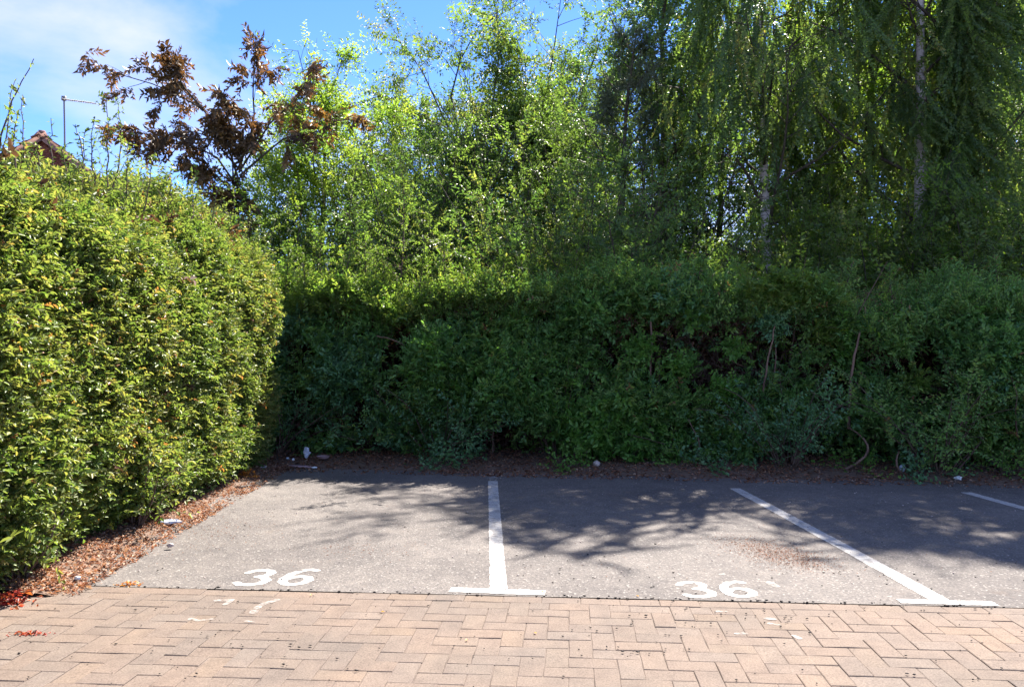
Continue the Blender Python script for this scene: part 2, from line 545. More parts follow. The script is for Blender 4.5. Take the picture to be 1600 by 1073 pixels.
def tube_geo(poly, r0, r1, sides=3):
    """poly (m,k+1,3), radii at both ends (m,) -> V, F"""
    m, kk, _ = poly.shape
    T = np.gradient(poly, axis=1)
    T = unit(T)
    ref = np.tile(np.array([0.37, 0.81, 0.45]), (m, kk, 1))
    A = np.cross(T, ref)
    bad = np.linalg.norm(A, axis=2) < 0.05
    A[bad] = np.cross(T[bad], np.array([0.9, -0.2, 0.1]))
    A = unit(A)
    B = np.cross(T, A)
    tt = np.linspace(0, 1, kk)[None, :]
    r = (np.asarray(r0)[:, None] * (1 - tt) + np.asarray(r1)[:, None] * tt)
    ang = np.arange(sides) * 2 * math.pi / sides
    ring = poly[:, :, None, :] + r[:, :, None, None] * (np.cos(ang)[None, None, :, None] * A[:, :, None, :] + np.sin(ang)[None, None, :, None] * B[:, :, None, :])
    V = ring.reshape(-1, 3)
    mi = np.arange(m)[:, None, None] * (kk * sides)
    ki = np.arange(kk - 1)[None, :, None] * sides
    si = np.arange(sides)[None, None, :]
    sj = (si + 1) % sides
    a = mi + ki + si; b = mi + ki + sj
    Fq = np.stack([a, b, b + sides, a + sides], -1).reshape(-1, 4)
    return V, Fq.astype(np.int32)


def join_geo(parts):
    Vs, Fs, off = [], [], 0
    for V, Fa in parts:
        Vs.append(V); Fs.append(Fa + off); off += len(V)
    return np.concatenate(Vs), np.concatenate(Fs)


def leaf_sites(rng, poly, per, t0=0.1, planar=None, spread=0.9, hang=0.0, jitter=0.35):
    """leaves set alternately along each polyline; returns P, D, N and polyline index"""
    m = len(poly)
    idx = np.repeat(np.arange(m), per)
    n = len(idx)
    kth = np.tile(np.arange(per), m)
    t = t0 + (1 - t0) * (kth + rng.uniform(0.1, 0.9, n)) / per
    P, T = along(poly, idx, t)
    if planar is None:
        axis = unit(rng.normal(0, 1, (m, 3)))[idx]
    else:
        axis = planar[idx]
    side = unit(np.cross(T, axis))
    sgn = np.where(kth % 2 == 0, 1.0, -1.0)[:, None]
    D = T * (1 - 0.45 * spread) + side * sgn * spread + rng.normal(0, jitter, (n, 3))
    D[:, 2] -= hang
    N = axis + rng.normal(0, 0.45, (n, 3))
    flip = (N[:, 2] < 0)
    N[flip] *= -1
    return P, unit(D), N, idx


# sprigs: small leafy twigs, a handful of shapes each, set by the thousand along hedge faces and branches
_sprigs = {}
_sprig_nodes = {}


def sprig_set(length, per, leaf_l, leaf_w, mat, wood='twig', hang=0.0, planar=True, bend=.18, grav=.0, spread=.85, six=True, variants=6, tip=.18, jitter=.30, twig_r=.0018):
    """a collection of sprig meshes, axis +Z, plane normal +X"""
    key = (length, per, leaf_l, leaf_w, mat, wood, hang, planar, bend, grav, spread, six, tip)
    if key in _sprigs: return _sprigs[key]
    c = bpy.data.collections.new("sprigs")
    rng = np.random.default_rng(abs(hash((per, int(length * 1000), int(leaf_l * 10000), mat))) % 99991 if False else int(per * 131 + length * 977 + leaf_l * 7919 + len(mat) * 17))
    for v in range(variants):
        poly = polyline(rng, np.zeros((1, 3)), np.array([[0., 0, 1]]) + rng.normal(0, .05, (1, 3)), [length], 5, bend, grav)
        WV, WF = tube_geo(poly, [twig_r], [twig_r * .4], 3)
        P, D, N, idx = leaf_sites(rng, poly, per, .03, np.array([[1.0, 0, 0]]) if planar else None, spread, hang, jitter)
        n = len(P)
        if planar:
            N = np.array([1., 0, 0]) + rng.normal(0, .4, (n, 3))
        sz = rng.uniform(.65, 1.25, n)
        V, Fa, k = leaf_geo(P, D, N, leaf_l * sz, leaf_w * sz * rng.uniform(.85, 1.15, n), six=six)
        tint = rng.normal(0, .10, n) + tip * (np.arange(n) % per / per - .5)
        me_o = mesh_np("sprig", np.concatenate([WV, V]), [WF, Fa + len(WV)], None, None, tint=np.concatenate([np.zeros(len(WV)), np.repeat(tint, k)]), mats=[M[wood], M[mat]],
                       mat_idx=np.concatenate([np.zeros(len(WF)), np.ones(len(Fa))]))
        col.objects.unlink(me_o)
        c.objects.link(me_o)
    _sprigs[key] = c
    return c


def sprig_group(c):
    if c.name in _sprig_nodes: return _sprig_nodes[c.name]
    g = bpy.data.node_groups.new("set sprigs", 'GeometryNodeTree')
    g.interface.new_socket("Geometry", in_out='INPUT', socket_type='NodeSocketGeometry')
    g.interface.new_socket("Geometry", in_out='OUTPUT', socket_type='NodeSocketGeometry')
    n, l = g.nodes, g.links
    gi, go = n.new("NodeGroupInput"), n.new("NodeGroupOutput")
    mp = n.new("GeometryNodeMeshToPoints")
    ci = n.new("GeometryNodeCollectionInfo")
    ci.inputs["Collection"].default_value = c
    ci.inputs["Separate Children"].default_value = True
    ci.inputs["Reset Children"].default_value = True
    ip = n.new("GeometryNodeInstanceOnPoints")
    ip.inputs["Pick Instance"].default_value = True

    def attr(nm, t):
        a = n.new("GeometryNodeInputNamedAttribute"); a.data_type = t; a.inputs["Name"].default_value = nm
        return a.outputs["Attribute"]
    er = n.new("FunctionNodeEulerToRotation")
    l.new(attr("turn", 'FLOAT_VECTOR'), er.inputs["Euler"])
    l.new(gi.outputs[0], mp.inputs["Mesh"])
    l.new(mp.outputs["Points"], ip.inputs["Points"])
    l.new(ci.outputs["Instances"], ip.inputs["Instance"])
    l.new(attr("shape", 'INT'), ip.inputs["Instance Index"])
    l.new(er.outputs["Rotation"], ip.inputs["Rotation"])
    l.new(attr("size", 'FLOAT'), ip.inputs["Scale"])
    l.new(ip.outputs["Instances"], go.inputs[0])
    _sprig_nodes[c.name] = g
    return g


N_SPRIGS = [0]


def sprigs_obj(name, c, P, D, N, size, tint, parent, rng):
    """sprigs of set c at P, growing along D, leaf plane facing N"""
    n = len(P)
    N_SPRIGS[0] += n
    Zc = unit(np.asarray(D, float))
    Yc = np.cross(Zc, N)
    bad = np.linalg.norm(Yc, axis=1) < 1e-3
    Yc[bad] = np.cross(Zc[bad], np.array([.3, .7, .2]))
    Yc = unit(Yc)
    Xc = np.cross(Yc, Zc)
    ry = -np.arcsin(np.clip(Xc[:, 2], -1, 1))
    rx = np.arctan2(Yc[:, 2], Zc[:, 2])
    rz = np.arctan2(Xc[:, 1], Xc[:, 0])
    me = bpy.data.meshes.new(name)
    me.vertices.add(n)
    me.vertices.foreach_set("co", np.asarray(P, dtype=np.float32).ravel())
    a = me.attributes.new("turn", 'FLOAT_VECTOR', 'POINT'); a.data.foreach_set("vector", np.stack([rx, ry, rz], -1).astype(np.float32).ravel())
    a = me.attributes.new("size", 'FLOAT', 'POINT'); a.data.foreach_set("value", np.broadcast_to(size, (n,)).astype(np.float32))
    a = me.attributes.new("sprig_tint", 'FLOAT', 'POINT'); a.data.foreach_set("value", np.broadcast_to(tint, (n,)).astype(np.float32))
    a = me.attributes.new("shape", 'INT', 'POINT'); a.data.foreach_set("value", rng.integers(0, len(c.objects), n).astype(np.int32))
    me.update()
    o = link(name, me, parent)
    md = o.modifiers.new("sprigs", 'NODES')
    md.node_group = sprig_group(c)
    o["kind"] = "stuff"
    return o


# ------------------------------------------------------------------ ground, car park, paving
rs = np.random.default_rng(11)
mesh_np("ground", np.array([[-260, -60, -0.10], [260, -60, -0.10], [260, 500, -0.10], [-260, 500, -0.10]]), np.array([[0, 1, 2, 3]]), M['earth'])["kind"] = "structure"

E0, E1 = gp(280, 919)[:2], gp(1600, 950)[:2]          # the paving's edge
eu = unit((E1 - E0)[None])[0]                          # along the edge, to the right
en = np.array([-eu[1], eu[0]])                         # away from the camera


def edge_pt(s, d):
    return E0 + eu * s + en * d


# asphalt sheet as a gently uneven grid, with a ragged front edge against the pavers
ns, nd = 150, 70
ss = np.linspace(-3.2, 9.5, ns)
dd = np.concatenate([np.linspace(0.0, 0.3, 10), np.linspace(0.36, 8.5, nd - 10)])
vn = VNoise(3)
S_, D_ = np.meshgrid(ss, dd, indexing='ij')
front = 0.006 * vn(np.stack([S_ * 9, 0 * S_, 0 * S_], -1), 1, 3)
Dd = np.where(D_ < 0.29, D_ + 0.003 + front * (1 - D_ / 0.3), D_)
XY = E0[None, None] + eu * S_[..., None] + en * Dd[..., None]
Z = 0.008 * vn(np.stack([S_, D_, 0 * S_], -1), 0.5) * np.clip(D_ / 1.0, 0, 1) + 0.002
AV = np.concatenate([XY, Z[..., None]], -1).reshape(-1, 3)
ii = (np.arange(ns - 1)[:, None] * nd + np.arange(nd - 1)[None]).ravel()
AF = np.stack([ii, ii + nd, ii + nd + 1, ii + 1], -1)
asphalt = mesh_np("asphalt", AV, AF, M['asphalt'], smooth=True)
asphalt["kind"] = "structure"


def asphalt_z(x, y):
    q = np.stack([np.asarray(x, float) - E0[0], np.asarray(y, float) - E0[1]], -1)
    s, d = q @ eu, q @ en
    return 0.008 * vn(np.stack([s, d, 0 * s], -1), 0.5) * np.clip(d / 1.0, 0, 1) + 0.002


# brick paving
bed_c = [edge_pt(-4.5, 0.012), edge_pt(-4.5, -4.6), edge_pt(9, -4.6), edge_pt(9, 0.012)]
paving = mesh_np("brick_paving", np.array([[*p, -0.0042] for p in bed_c]), np.array([[0, 1, 2, 3]]), M['joint'])
paving["kind"] = "structure"
PL, PW, JT = 0.205, 0.1025, 0.0027


def paver_mesh(name, l, w, seed):
    rng = np.random.default_rng(seed)
    hx, hy = l / 2 - JT / 2, w / 2 - JT / 2
    cx, cz = 0.0030, 0.0020
    q = np.array([[-1, -1], [1, -1], [1, 1], [-1, 1]], float)
    # sides get one mid point each on the long edges so that the outline is slightly worn
    o = np.array([[-hx, -hy], [0, -hy], [hx, -hy], [hx, hy], [0, hy], [-hx, hy]])
    o = o + rng.normal(0, 0.0008, o.shape)
    inn = o * np.array([(hx - cx) / hx, (hy - cx) / hy]) + rng.normal(0, 0.0006, o.shape)
    k = len(o)
    V = np.concatenate([np.c_[o, np.full(k, -0.06)], np.c_[o, np.full(k, -cz)], np.c_[inn, rng.normal(0, 0.0003, k)]])
    Fq = []
    for i in range(k):
        j = (i + 1) % k
        Fq.append([i, j, k + j, k + i]); Fq.append([k + i, k + j, 2 * k + j, 2 * k + i])
    Fq += [[2 * k, 2 * k + 1, 2 * k + 4, 2 * k + 5], [2 * k + 1, 2 * k + 2, 2 * k + 3, 2 * k + 4]]
    me = bpy.data.meshes.new(name)
    me.from_pydata(V.tolist(), [], Fq)
    me.materials.append(M['paver'])
    me.update()
    return me, V, np.array(Fq)


paver_meshes = [paver_mesh("paver", PL, PW, 50 + i) for i in range(6)]
half_paver = paver_mesh("half_paver", PW, PW, 60)
slots = []                                     # (s, d, angle) with d measured back from the edge
for k in range(-22, 46):                       # the soldier row along the edge
    slots.append((k * PL + 0.06, -PW / 2, 0.0, PL))
u = PW
for i in range(-46, 96):
    for j in range(0, 48):
        m_ = (i + j) % 4
        # classic 90-degree herringbone on a PW grid
        if m_ == 0:
            slots.append(((i + 1) * u, -(PW + (j + 0.5) * u), 0.0, PL))
        elif m_ == 2:
            slots.append(((i + 0.5) * u, -(PW + (j + 1.0) * u), math.pi / 2, PL))
        elif m_ == 3 and j == 0:                # half bricks that close the pattern against the soldier row
            slots.append(((i + 0.5) * u, -(PW + 0.5 * u), 0.0, PW))
cam_xy = np.zeros(2)
inv = CAM_M.T


def to_photo(p):
    q = inv @ (np.asarray(p, float) - np.array([0, 0, CAM_H]))
    if q[2] > -0.1: return None
    return 800 + F * q[0] / -q[2], 536.5 - F * q[1] / -q[2]


inside, outside = [], []
for (s, d, a, l_) in slots:
    c = edge_pt(s, d)
    if d - (PL / 2 if a else PW / 2) < -4.4: continue
    pp = to_photo([c[0], c[1], 0])
    if pp and -25 < pp[0] < 1625 and pp[1] < 1088: inside.append((pp[1], c, a, l_))
    elif abs(s - 1.7) < 4.6: outside.append((c, a, l_))
inside.sort(key=lambda t: -t[0])
for t in inside[300:]: outside.append(t[1:])
eang = math.atan2(eu[1], eu[0])
vtilt = VNoise(8)
parts_out = []


def paver_pose(c, a, rng):
    z = 0.0022 * vtilt(np.array([c[0], c[1], 0.0]), 0.9) + rng.normal(0, 0.0009)
    e = Euler((rng.normal(0, 0.004), rng.normal(0, 0.004), eang + a + rng.normal(0, 0.006) + (math.pi if rng.random() < .5 else 0)))
    return Vector((c[0] + rng.normal(0, 0.0009), c[1] + rng.normal(0, 0.0009), z)), e


for (_, c, a, l_) in inside[:300]:
    loc, e = paver_pose(c, a, rs)
    o = bpy.data.objects.new("paver", (paver_meshes[rs.integers(6)] if l_ == PL else half_paver)[0])
    o.parent = paving
    o.location, o.rotation_euler = loc, e
    col.objects.link(o)
for (c, a, l_) in outside:
    loc, e = paver_pose(c, a, rs)
    _, V, Fq = paver_meshes[rs.integers(6)] if l_ == PL else half_paver
    parts_out.append((V @ np.array(e.to_matrix()).T + np.array(loc), Fq))
o = mesh_np("paver", *join_geo(parts_out), M['paver'], paving)
o["kind"] = "stuff"


# painted markings: outlines taken from a signed function on a fine grid, so that their edges are ragged and worn
def paint_patch(name, fn, u0, u1, v0, v1, res, frame, z, mat, parent):
    nu, nv = int(math.ceil((u1 - u0) / res)) + 1, int(math.ceil((v1 - v0) / res)) + 1
    U, Vv = np.meshgrid(np.linspace(u0, u1, nu), np.linspace(v0, v1, nv), indexing='ij')
    f = fn(U, Vv)
    verts, vid, faces = [], {}, []

    def vert(key, p):
        if key not in vid:
            vid[key] = len(verts); verts.append(p)
        return vid[key]
    anyin = (f[:-1, :-1] > 0) | (f[1:, :-1] > 0) | (f[:-1, 1:] > 0) | (f[1:, 1:] > 0)
    for i, j in zip(*np.nonzero(anyin)):
        cs = [(i, j), (i + 1, j), (i + 1, j + 1), (i, j + 1)]
        poly = []
        for a in range(4):
            p, q = cs[a], cs[(a + 1) % 4]
            fp, fq = f[p], f[q]
            if fp > 0: poly.append(vert(p, (U[p], Vv[p])))
            if (fp > 0) != (fq > 0):
                t = fp / (fp - fq)
                key = (min(p, q), max(p, q))
                poly.append(vert(key, (U[p] + (U[q] - U[p]) * t, Vv[p] + (Vv[q] - Vv[p]) * t)))
        if len(poly) >= 3: faces.append(poly)
    if not faces: return None
    verts = np.array(verts)
    o3, ux, uy = frame
    W = o3[None, :2] + verts[:, :1] * ux[None] + verts[:, 1:] * uy[None]
    zz = asphalt_z(W[:, 0], W[:, 1]) + 0.002 if z is None else 0.0022 * vtilt(np.c_[W, np.zeros(len(W))], 0.9) + z
    me = bpy.data.meshes.new(name)
    me.from_pydata(np.c_[W, zz].tolist(), [], faces)
    me.materials.append(mat)
    me.update()
    return link(name, me, parent)


pn = VNoise(21)


def rough(U, V, amp=0.006, sc=28.0, seed=0.0):
    return amp * pn(np.stack([U, V, np.full_like(U, seed)], -1), sc, 3)


def holes(U, V, f, thr=0.62, sc=16.0, seed=5.0):
    h = pn(np.stack([U, V, np.full_like(U, seed)], -1), sc, 3)
    return np.minimum(f, (thr - h) * 0.05)


def seg_dist(U, V, a, b):
    ab = np.array(b) - np.array(a)
    t = np.clip(((U - a[0]) * ab[0] + (V - a[1]) * ab[1]) / (ab @ ab), 0, 1)
    return np.hypot(U - a[0] - ab[0] * t, V - a[1] - ab[1] * t)


def stroke_fn(pts, half):
    pts = np.array(pts)
    def fn(U, V):
        d = np.full(U.shape, 9.0)
        for a, b, ha, hb in zip(pts[:-1], pts[1:], half[:-1], half[1:]):
            d = np.minimum(d, seg_dist(U, V, a, b) - (ha + hb) / 2)
        return -d
    return fn


def rect_fn(L, w):
    return lambda U, V: np.minimum(np.minimum(U, L - U), w / 2 - np.abs(V))


def bay_line(label, p_near, p_far, width, bar=None, fade=None):
    d = p_far - p_near; L = np.linalg.norm(d); ux = d / L; uy = np.array([-ux[1], ux[0]])
    base = rect_fn(L, width)
    def fn(U, V):
        f = base(U, V) + rough(U, V, 0.006)
        f = holes(U, V, f, 0.60 if fade is None else fade)
        return f
    o = paint_patch("bay_line", fn, -0.02, L + 0.02, -width / 2 - .02, width / 2 + .02, 0.011, (p_near, ux, uy), None, M['paint'], asphalt)
    tag(o, label)
    if bar is not None:
        a, b, w = bar
        d = b - a; L2 = np.linalg.norm(d); ux2 = d / L2; uy2 = np.array([-ux2[1], ux2[0]])
        f2 = rect_fn(L2, w)
        t = paint_patch("end_bar", lambda U, V: holes(U, V, f2(U, V) + rough(U, V, 0.006, seed=3), 0.60), -0.02, L2 + .02, -w / 2 - .02, w / 2 + .02, 0.011, (a, ux2, uy2), None, M['paint'], asphalt)
        t.parent = o
        for v in t.data.vertices: v.co.z += 0.0015
    return o


bay_line("white bay line standing almost upright, with a cross bar at its near end", gp(779, 921)[:2], gp(770, 752)[:2], 0.094,
         (gp(703, 922)[:2], gp(852, 927)[:2], 0.088))
bay_line("white bay line slanting away to the left, with a cross bar near the right edge", gp(1468, 938)[:2], gp(1148, 763)[:2], 0.102,
         (gp(1404, 940)[:2], gp(1556, 944)[:2], 0.072))
p3 = gp(1509, 769)[:2]
bay_line("short white bay line running out of the right edge under the hedge", np.array([p3[0] + 0.03, 4.15]), p3, 0.10)


def number36(label, o3, tall, wide, gap, shear):
    """digits 3 and 6 lying in the bay, upright for a driver backing in"""
    e = bpy.data.objects.new("bay_number", None)
    e.location = (float(o3[0]), float(o3[1]), 0)
    col.objects.link(e); e.parent = asphalt
    tag(e, label)
    three = [(0.04, 0.80), (0.16, 0.92), (0.40, 0.955), (0.66, 0.91), (0.78, 0.77), (0.70, 0.61), (0.44, 0.535), (0.70, 0.47), (0.86, 0.30), (0.76, 0.11), (0.46, 0.03), (0.16, 0.07), (0.03, 0.17)]
    h3 = [.034, .037, .033, .036, .042, .036, .027, .036, .044, .040, .034, .036, .033]
    six = [(0.86, 0.90), (0.66, 0.965), (0.40, 0.90), (0.17, 0.70), (0.07, 0.42), (0.11, 0.19), (0.28, 0.05), (0.52, 0.03), (0.76, 0.11), (0.87, 0.29), (0.76, 0.46), (0.52, 0.53), (0.28, 0.46), (0.12, 0.31)]
    h6 = [.033, .035, .034, .037, .041, .040, .035, .034, .038, .042, .037, .033, .033, .036]
    for i, (pts, hh) in enumerate(((three, h3), (six, h6))):
        P = [(x * wide + i * gap, y * tall) for x, y in pts]
        fn0 = stroke_fn(P, [h * wide / 0.19 * 0.66 for h in hh])
        fn = lambda U, V, fn0=fn0, i=i: holes(U, V, fn0(U, V) + rough(U, V, 0.004, 34, seed=i + 1), 0.58, 20, 8 + i)
        ux = np.array([1.0, 0.0]); uy = np.array([shear, 1.0])
        o = paint_patch("digit", fn, i * gap - .05, i * gap + wide + .05, -.05, tall + .05, 0.0065, (np.asarray(o3[:2]), ux, uy), None, M['paint'], asphalt)
        o.parent = e
        o.matrix_parent_inverse = Matrix.Translation(-e.location)


number36("white painted 36 in the bay beside the tall left hedge", gp(366, 915.0)[:2] + np.array([-0.012, 0.0]), 0.325, 0.190, 0.240, 0.02)
number36("white painted 36 between the two bay lines, right of the upright line", gp(1074, 934)[:2], 0.285, 0.180, 0.222, 0.02)

# remains of an older number on the pavers
vF = VNoise(77)


def old_mark(pts_px, half, seed):
    P = [gp(*p)[:2] for p in pts_px]
    o3 = P[0]
    loc = [tuple(p - o3) for p in P]
    fn0 = stroke_fn(loc, [half] * len(loc))
    U0, V0 = np.min(loc, 0) - .06, np.max(loc, 0) + .06
    fn = lambda U, V: fn0(U, V) + rough(U, V, 0.008, 22, seed)
    paint_patch("old_marking", fn, U0[0], V0[0], U0[1], V0[1], 0.007, (o3, np.array([1., 0]), np.array([0., 1.])), 0.0026, M['old_paint'], paving)


old_mark([(338, 938), (362, 937), (352, 944)], 0.016, 1)
old_mark([(298, 967), (312, 969), (330, 967)], 0.013, 2)
old_mark([(432, 937), (412, 943), (400, 950), (396, 957)], 0.019, 3)
old_mark([(384, 970), (397, 971)], 0.012, 4)
old_mark([(1120, 955), (1134, 955)], 0.010, 5)
old_mark([(1197, 966), (1208, 967)], 0.013, 6)
old_mark([(1203, 974), (1216, 976)], 0.012, 7)
old_mark([(1150, 990), (1164, 989)], 0.012, 8)
old_mark([(1240, 993), (1248, 997)], 0.012, 9)
for k, (pts_, half_) in enumerate((([(1203, 911), (1213, 917)], .022), ([(1126, 898), (1132, 898)], .014), ([(772, 744), (770, 750)], .045))):
    P_ = [gp(*p)[:2] for p in pts_]
    f_ = stroke_fn([(0.0, 0.0), tuple(P_[1] - P_[0])], [half_, half_])
    d_ = np.abs(P_[1] - P_[0]) + .08
    paint_patch("paint_flake", lambda U, V: f_(U, V) + rough(U, V, .010, 20, k), -d_[0], d_[0], -d_[1], d_[1], .008, (P_[0], np.array([1., 0]), np.array([0., 1.])), None, M['old_paint'], asphalt)


# ------------------------------------------------------------------ soil banks under the hedges
HB0, HB1 = gp(430, 716)[:2], gp(1600, 738)[:2]         # foot of the back hedge
hu = unit((HB1 - HB0)[None])[0]
hn = np.array([hu[1], -hu[0]])                         # towards the camera
LX = -2.66                                             # face of the left hedge


def soil_strip(name, origin, ux, uy, L, w0, w1, rise, seed, edge_noise=0.18):
    """a low bank: v from -w0 (behind the foot) to w1 (where it runs out on the asphalt)"""
    nzz = VNoise(seed)
    nu_, nv_ = int(L / 0.06), 34
    U, Vv = np.meshgrid(np.linspace(0, L, nu_), np.linspace(-w0, w1, nv_), indexing='ij')
    p = np.stack([U, Vv, 0 * U], -1)
    e = w1 * 0.62 * (1 + edge_noise * 2.2 * nzz(p * np.array([1, .0, 0]), 1.4, 4))
    prof = np.clip((e - Vv) / (w1 * 0.8), -0.4, 1.0)
    z = np.where(prof > 0, rise * prof ** 0.8, prof * 0.05) + 0.010 * nzz(p, 7, 3) * np.clip(prof * 2, 0, 1) + 0.004
    W = np.asarray(origin)[None, None] + ux * U[..., None] + uy * Vv[..., None]
    zz = z + asphalt_z(W[..., 0], W[..., 1]) * 0.5
    zz = np.maximum(zz, -0.03)
    i = (np.arange(nu_ - 1)[:, None] * nv_ + np.arange(nv_ - 1)[None]).ravel()
    Fq = np.stack([i, i + 1, i + nv_ + 1, i + nv_], -1)
    o = mesh_np(name, np.concatenate([W, zz[..., None]], -1).reshape(-1, 3), Fq, M['soil'], smooth=True)
    o["kind"] = "structure"

    def height(u_, v_):
        q = np.stack([u_, v_, 0 * u_], -1)
        e_ = w1 * 0.62 * (1 + edge_noise * 2.2 * nzz(q * np.array([1, .0, 0]), 1.4, 4))
        pr = np.clip((e_ - v_) / (w1 * 0.8), -0.4, 1.0)
        return np.where(pr > 0, rise * pr ** 0.8, 0), pr
    return height


ORG_L = np.array([LX, 4.27]); UL, VL = np.array([0., 1.]), np.array([1., 0.])
h_left = soil_strip("soil", ORG_L, UL, VL, 5.4, 1.2, 0.46, 0.05, 31)
ORG_B = HB0 - hu * 1.2
h_back = soil_strip("soil", ORG_B, hu, hn, 11.5, 1.0, 1.15, 0.09, 32)


def litter(name, label, org, ux, uy, L, v0, v1, n, hfun, seed, lo, hi, tint_mu, mat='litter', spread_pow=1.0):
    rng = np.random.default_rng(seed)
    nz = VNoise(seed)
    U = rng.uniform(0, L, n)
    t = rng.uniform(0, 1, n) ** spread_pow
    Vv = v0 + (v1 - v0) * t
    dens = 0.5 + 0.8 * nz(np.stack([U, Vv, 0 * U], -1), 2.2, 3) + 0.55 * (1 - t)
    keep = rng.uniform(0, 1, n) < dens
    U, Vv = U[keep], Vv[keep]
    n = len(U)
    W = np.asarray(org)[None] + ux[None] * U[:, None] + uy[None] * Vv[:, None]
    hh, pr = hfun(U, Vv)
    z = hh + asphalt_z(W[:, 0], W[:, 1]) + rng.uniform(0.003, 0.016, n) + 0.012 * np.clip(pr, 0, 1) * rng.uniform(0, 1, n)
    a = rng.uniform(0, 2 * math.pi, n)
    D = np.stack([np.cos(a), np.sin(a), rng.normal(0, 0.30, n)], -1)
    N = np.stack([rng.normal(0, .45, n), rng.normal(0, .45, n), np.ones(n)], -1)
    Ls = rng.uniform(lo, hi, n)
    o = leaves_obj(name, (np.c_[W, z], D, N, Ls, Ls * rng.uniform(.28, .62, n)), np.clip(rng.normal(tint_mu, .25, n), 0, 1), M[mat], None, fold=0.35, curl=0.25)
    tag(o, label, kind="stuff", cat="leaf litter")
    return o


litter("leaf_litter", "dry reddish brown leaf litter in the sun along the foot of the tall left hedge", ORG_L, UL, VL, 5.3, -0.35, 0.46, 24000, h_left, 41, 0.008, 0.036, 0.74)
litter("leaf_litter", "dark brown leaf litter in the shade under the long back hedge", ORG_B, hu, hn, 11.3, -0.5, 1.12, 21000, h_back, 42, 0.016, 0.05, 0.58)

# bits blown over the asphalt, and the drift in the second bay
rng = np.random.default_rng(43)
n = 2600
c1, c2 = gp(1190, 858)[:2], gp(1290, 880)[:2]
c3, c4 = gp(560, 858)[:2], gp(330, 830)[:2]
c1, c2 = gp(1165, 846)[:2], gp(1262, 884)[:2]
W = np.concatenate([c1 + (c2 - c1) * rng.uniform(0, 1, (3200, 1)) ** .8 + rng.normal(0, 1, (3200, 2)) * np.array([.13, .12]),
                    c3 + rng.normal(0, 1, (200, 2)) * np.array([.20, .12]), c4 + rng.normal(0, 1, (380, 2)) * np.array([.18, .30]),
                    np.c_[rng.uniform(-2.2, 5.5, 900), rng.uniform(4.35, 8.4, 900)]])
n = len(W)
a = rng.uniform(0, 6.28, n)
Ls = rng.uniform(.004, .015, n)
o = leaves_obj("leaf_debris", (np.c_[W, asphalt_z(W[:, 0], W[:, 1]) + rng.uniform(.003, .006, n)], np.stack([np.cos(a), np.sin(a), rng.normal(0, .15, n)], -1),
               np.tile([0, 0, 1.], (n, 1)) + rng.normal(0, .25, (n, 3)), Ls, Ls * .4), np.clip(rng.normal(.35, .3, n), 0, 1), M['litter'], None)
tag(o, "thin scatter of brown leaf bits blown over the asphalt bays", "leaf debris", kind="stuff")


def specks(name, label, pts, rmin, rmax, mat, seed, flat=0.6):
    rng = np.random.default_rng(seed)
    base = np.array([[1, 0, 0], [-1, 0, 0], [0, 1, 0], [0, -1, 0], [0, 0, 1], [0, 0, -1]], float)
    f = np.array([[0, 2, 4], [2, 1, 4], [1, 3, 4], [3, 0, 4], [2, 0, 5], [1, 2, 5], [3, 1, 5], [0, 3, 5]])
    n = len(pts)
    r = rng.uniform(rmin, rmax, (n, 1, 1))
    sc = np.stack([rng.uniform(.7, 1.5, n), rng.uniform(.6, 1.1, n), rng.uniform(flat * .7, flat, n)], -1)[:, None, :]
    V = (base[None] * r * sc + rng.normal(0, .12, (n, 6, 3)) * r)
    V += pts[:, None, :] + np.array([0, 0, 1]) * r * 0.5
    Fa = (np.arange(n)[:, None, None] * 6 + f[None]).reshape(-1, 3)
    o = mesh_np(name, V.reshape(-1, 3), Fa, mat)
    return tag(o, label, "seeds", kind="stuff")


rng = np.random.default_rng(44)
S1 = np.c_[rng.uniform(-2.3, 3.0, 150), rng.uniform(3.0, 4.3, 150)]
ctrs = [gp(x, y)[:2] for x, y in ((960, 905), (1100, 960), (1000, 985), (1180, 965), (1330, 900), (1040, 1010), (380, 1000), (860, 880))]
S2 = np.concatenate([c + rng.normal(0, 1, (16, 2)) * np.array([.22, .13]) for c in ctrs])
S3 = np.c_[rng.uniform(-2.0, 4.5, 90), rng.uniform(4.3, 6.5, 90)]
S = np.concatenate([S1, S2, S3])
specks("seeds", "small dark seeds scattered over the pavers and asphalt", np.c_[S, np.full(len(S), 0.004)], 0.003, 0.0075, M['seed'], 45)
S = np.c_[rng.uniform(-2.6, 5.5, 420), rng.uniform(4.35, 8.8, 420)]
tag(specks("grit", "pale grit and stone chips scattered over the asphalt", np.c_[S, asphalt_z(S[:, 0], S[:, 1]) + .002], 0.003, 0.008, M['stone'], 46), cat="grit")
# joint debris along the paving edge
S = np.array([edge_pt(s, rng.normal(0.010, 0.012)) for s in rng.uniform(-2.2, 5, 170)])
specks("edge_grit", "dark crumbs lining the joint between the pavers and the asphalt", np.c_[S, np.full(len(S), 0.001)], 0.003, 0.009, M['seed'], 47)


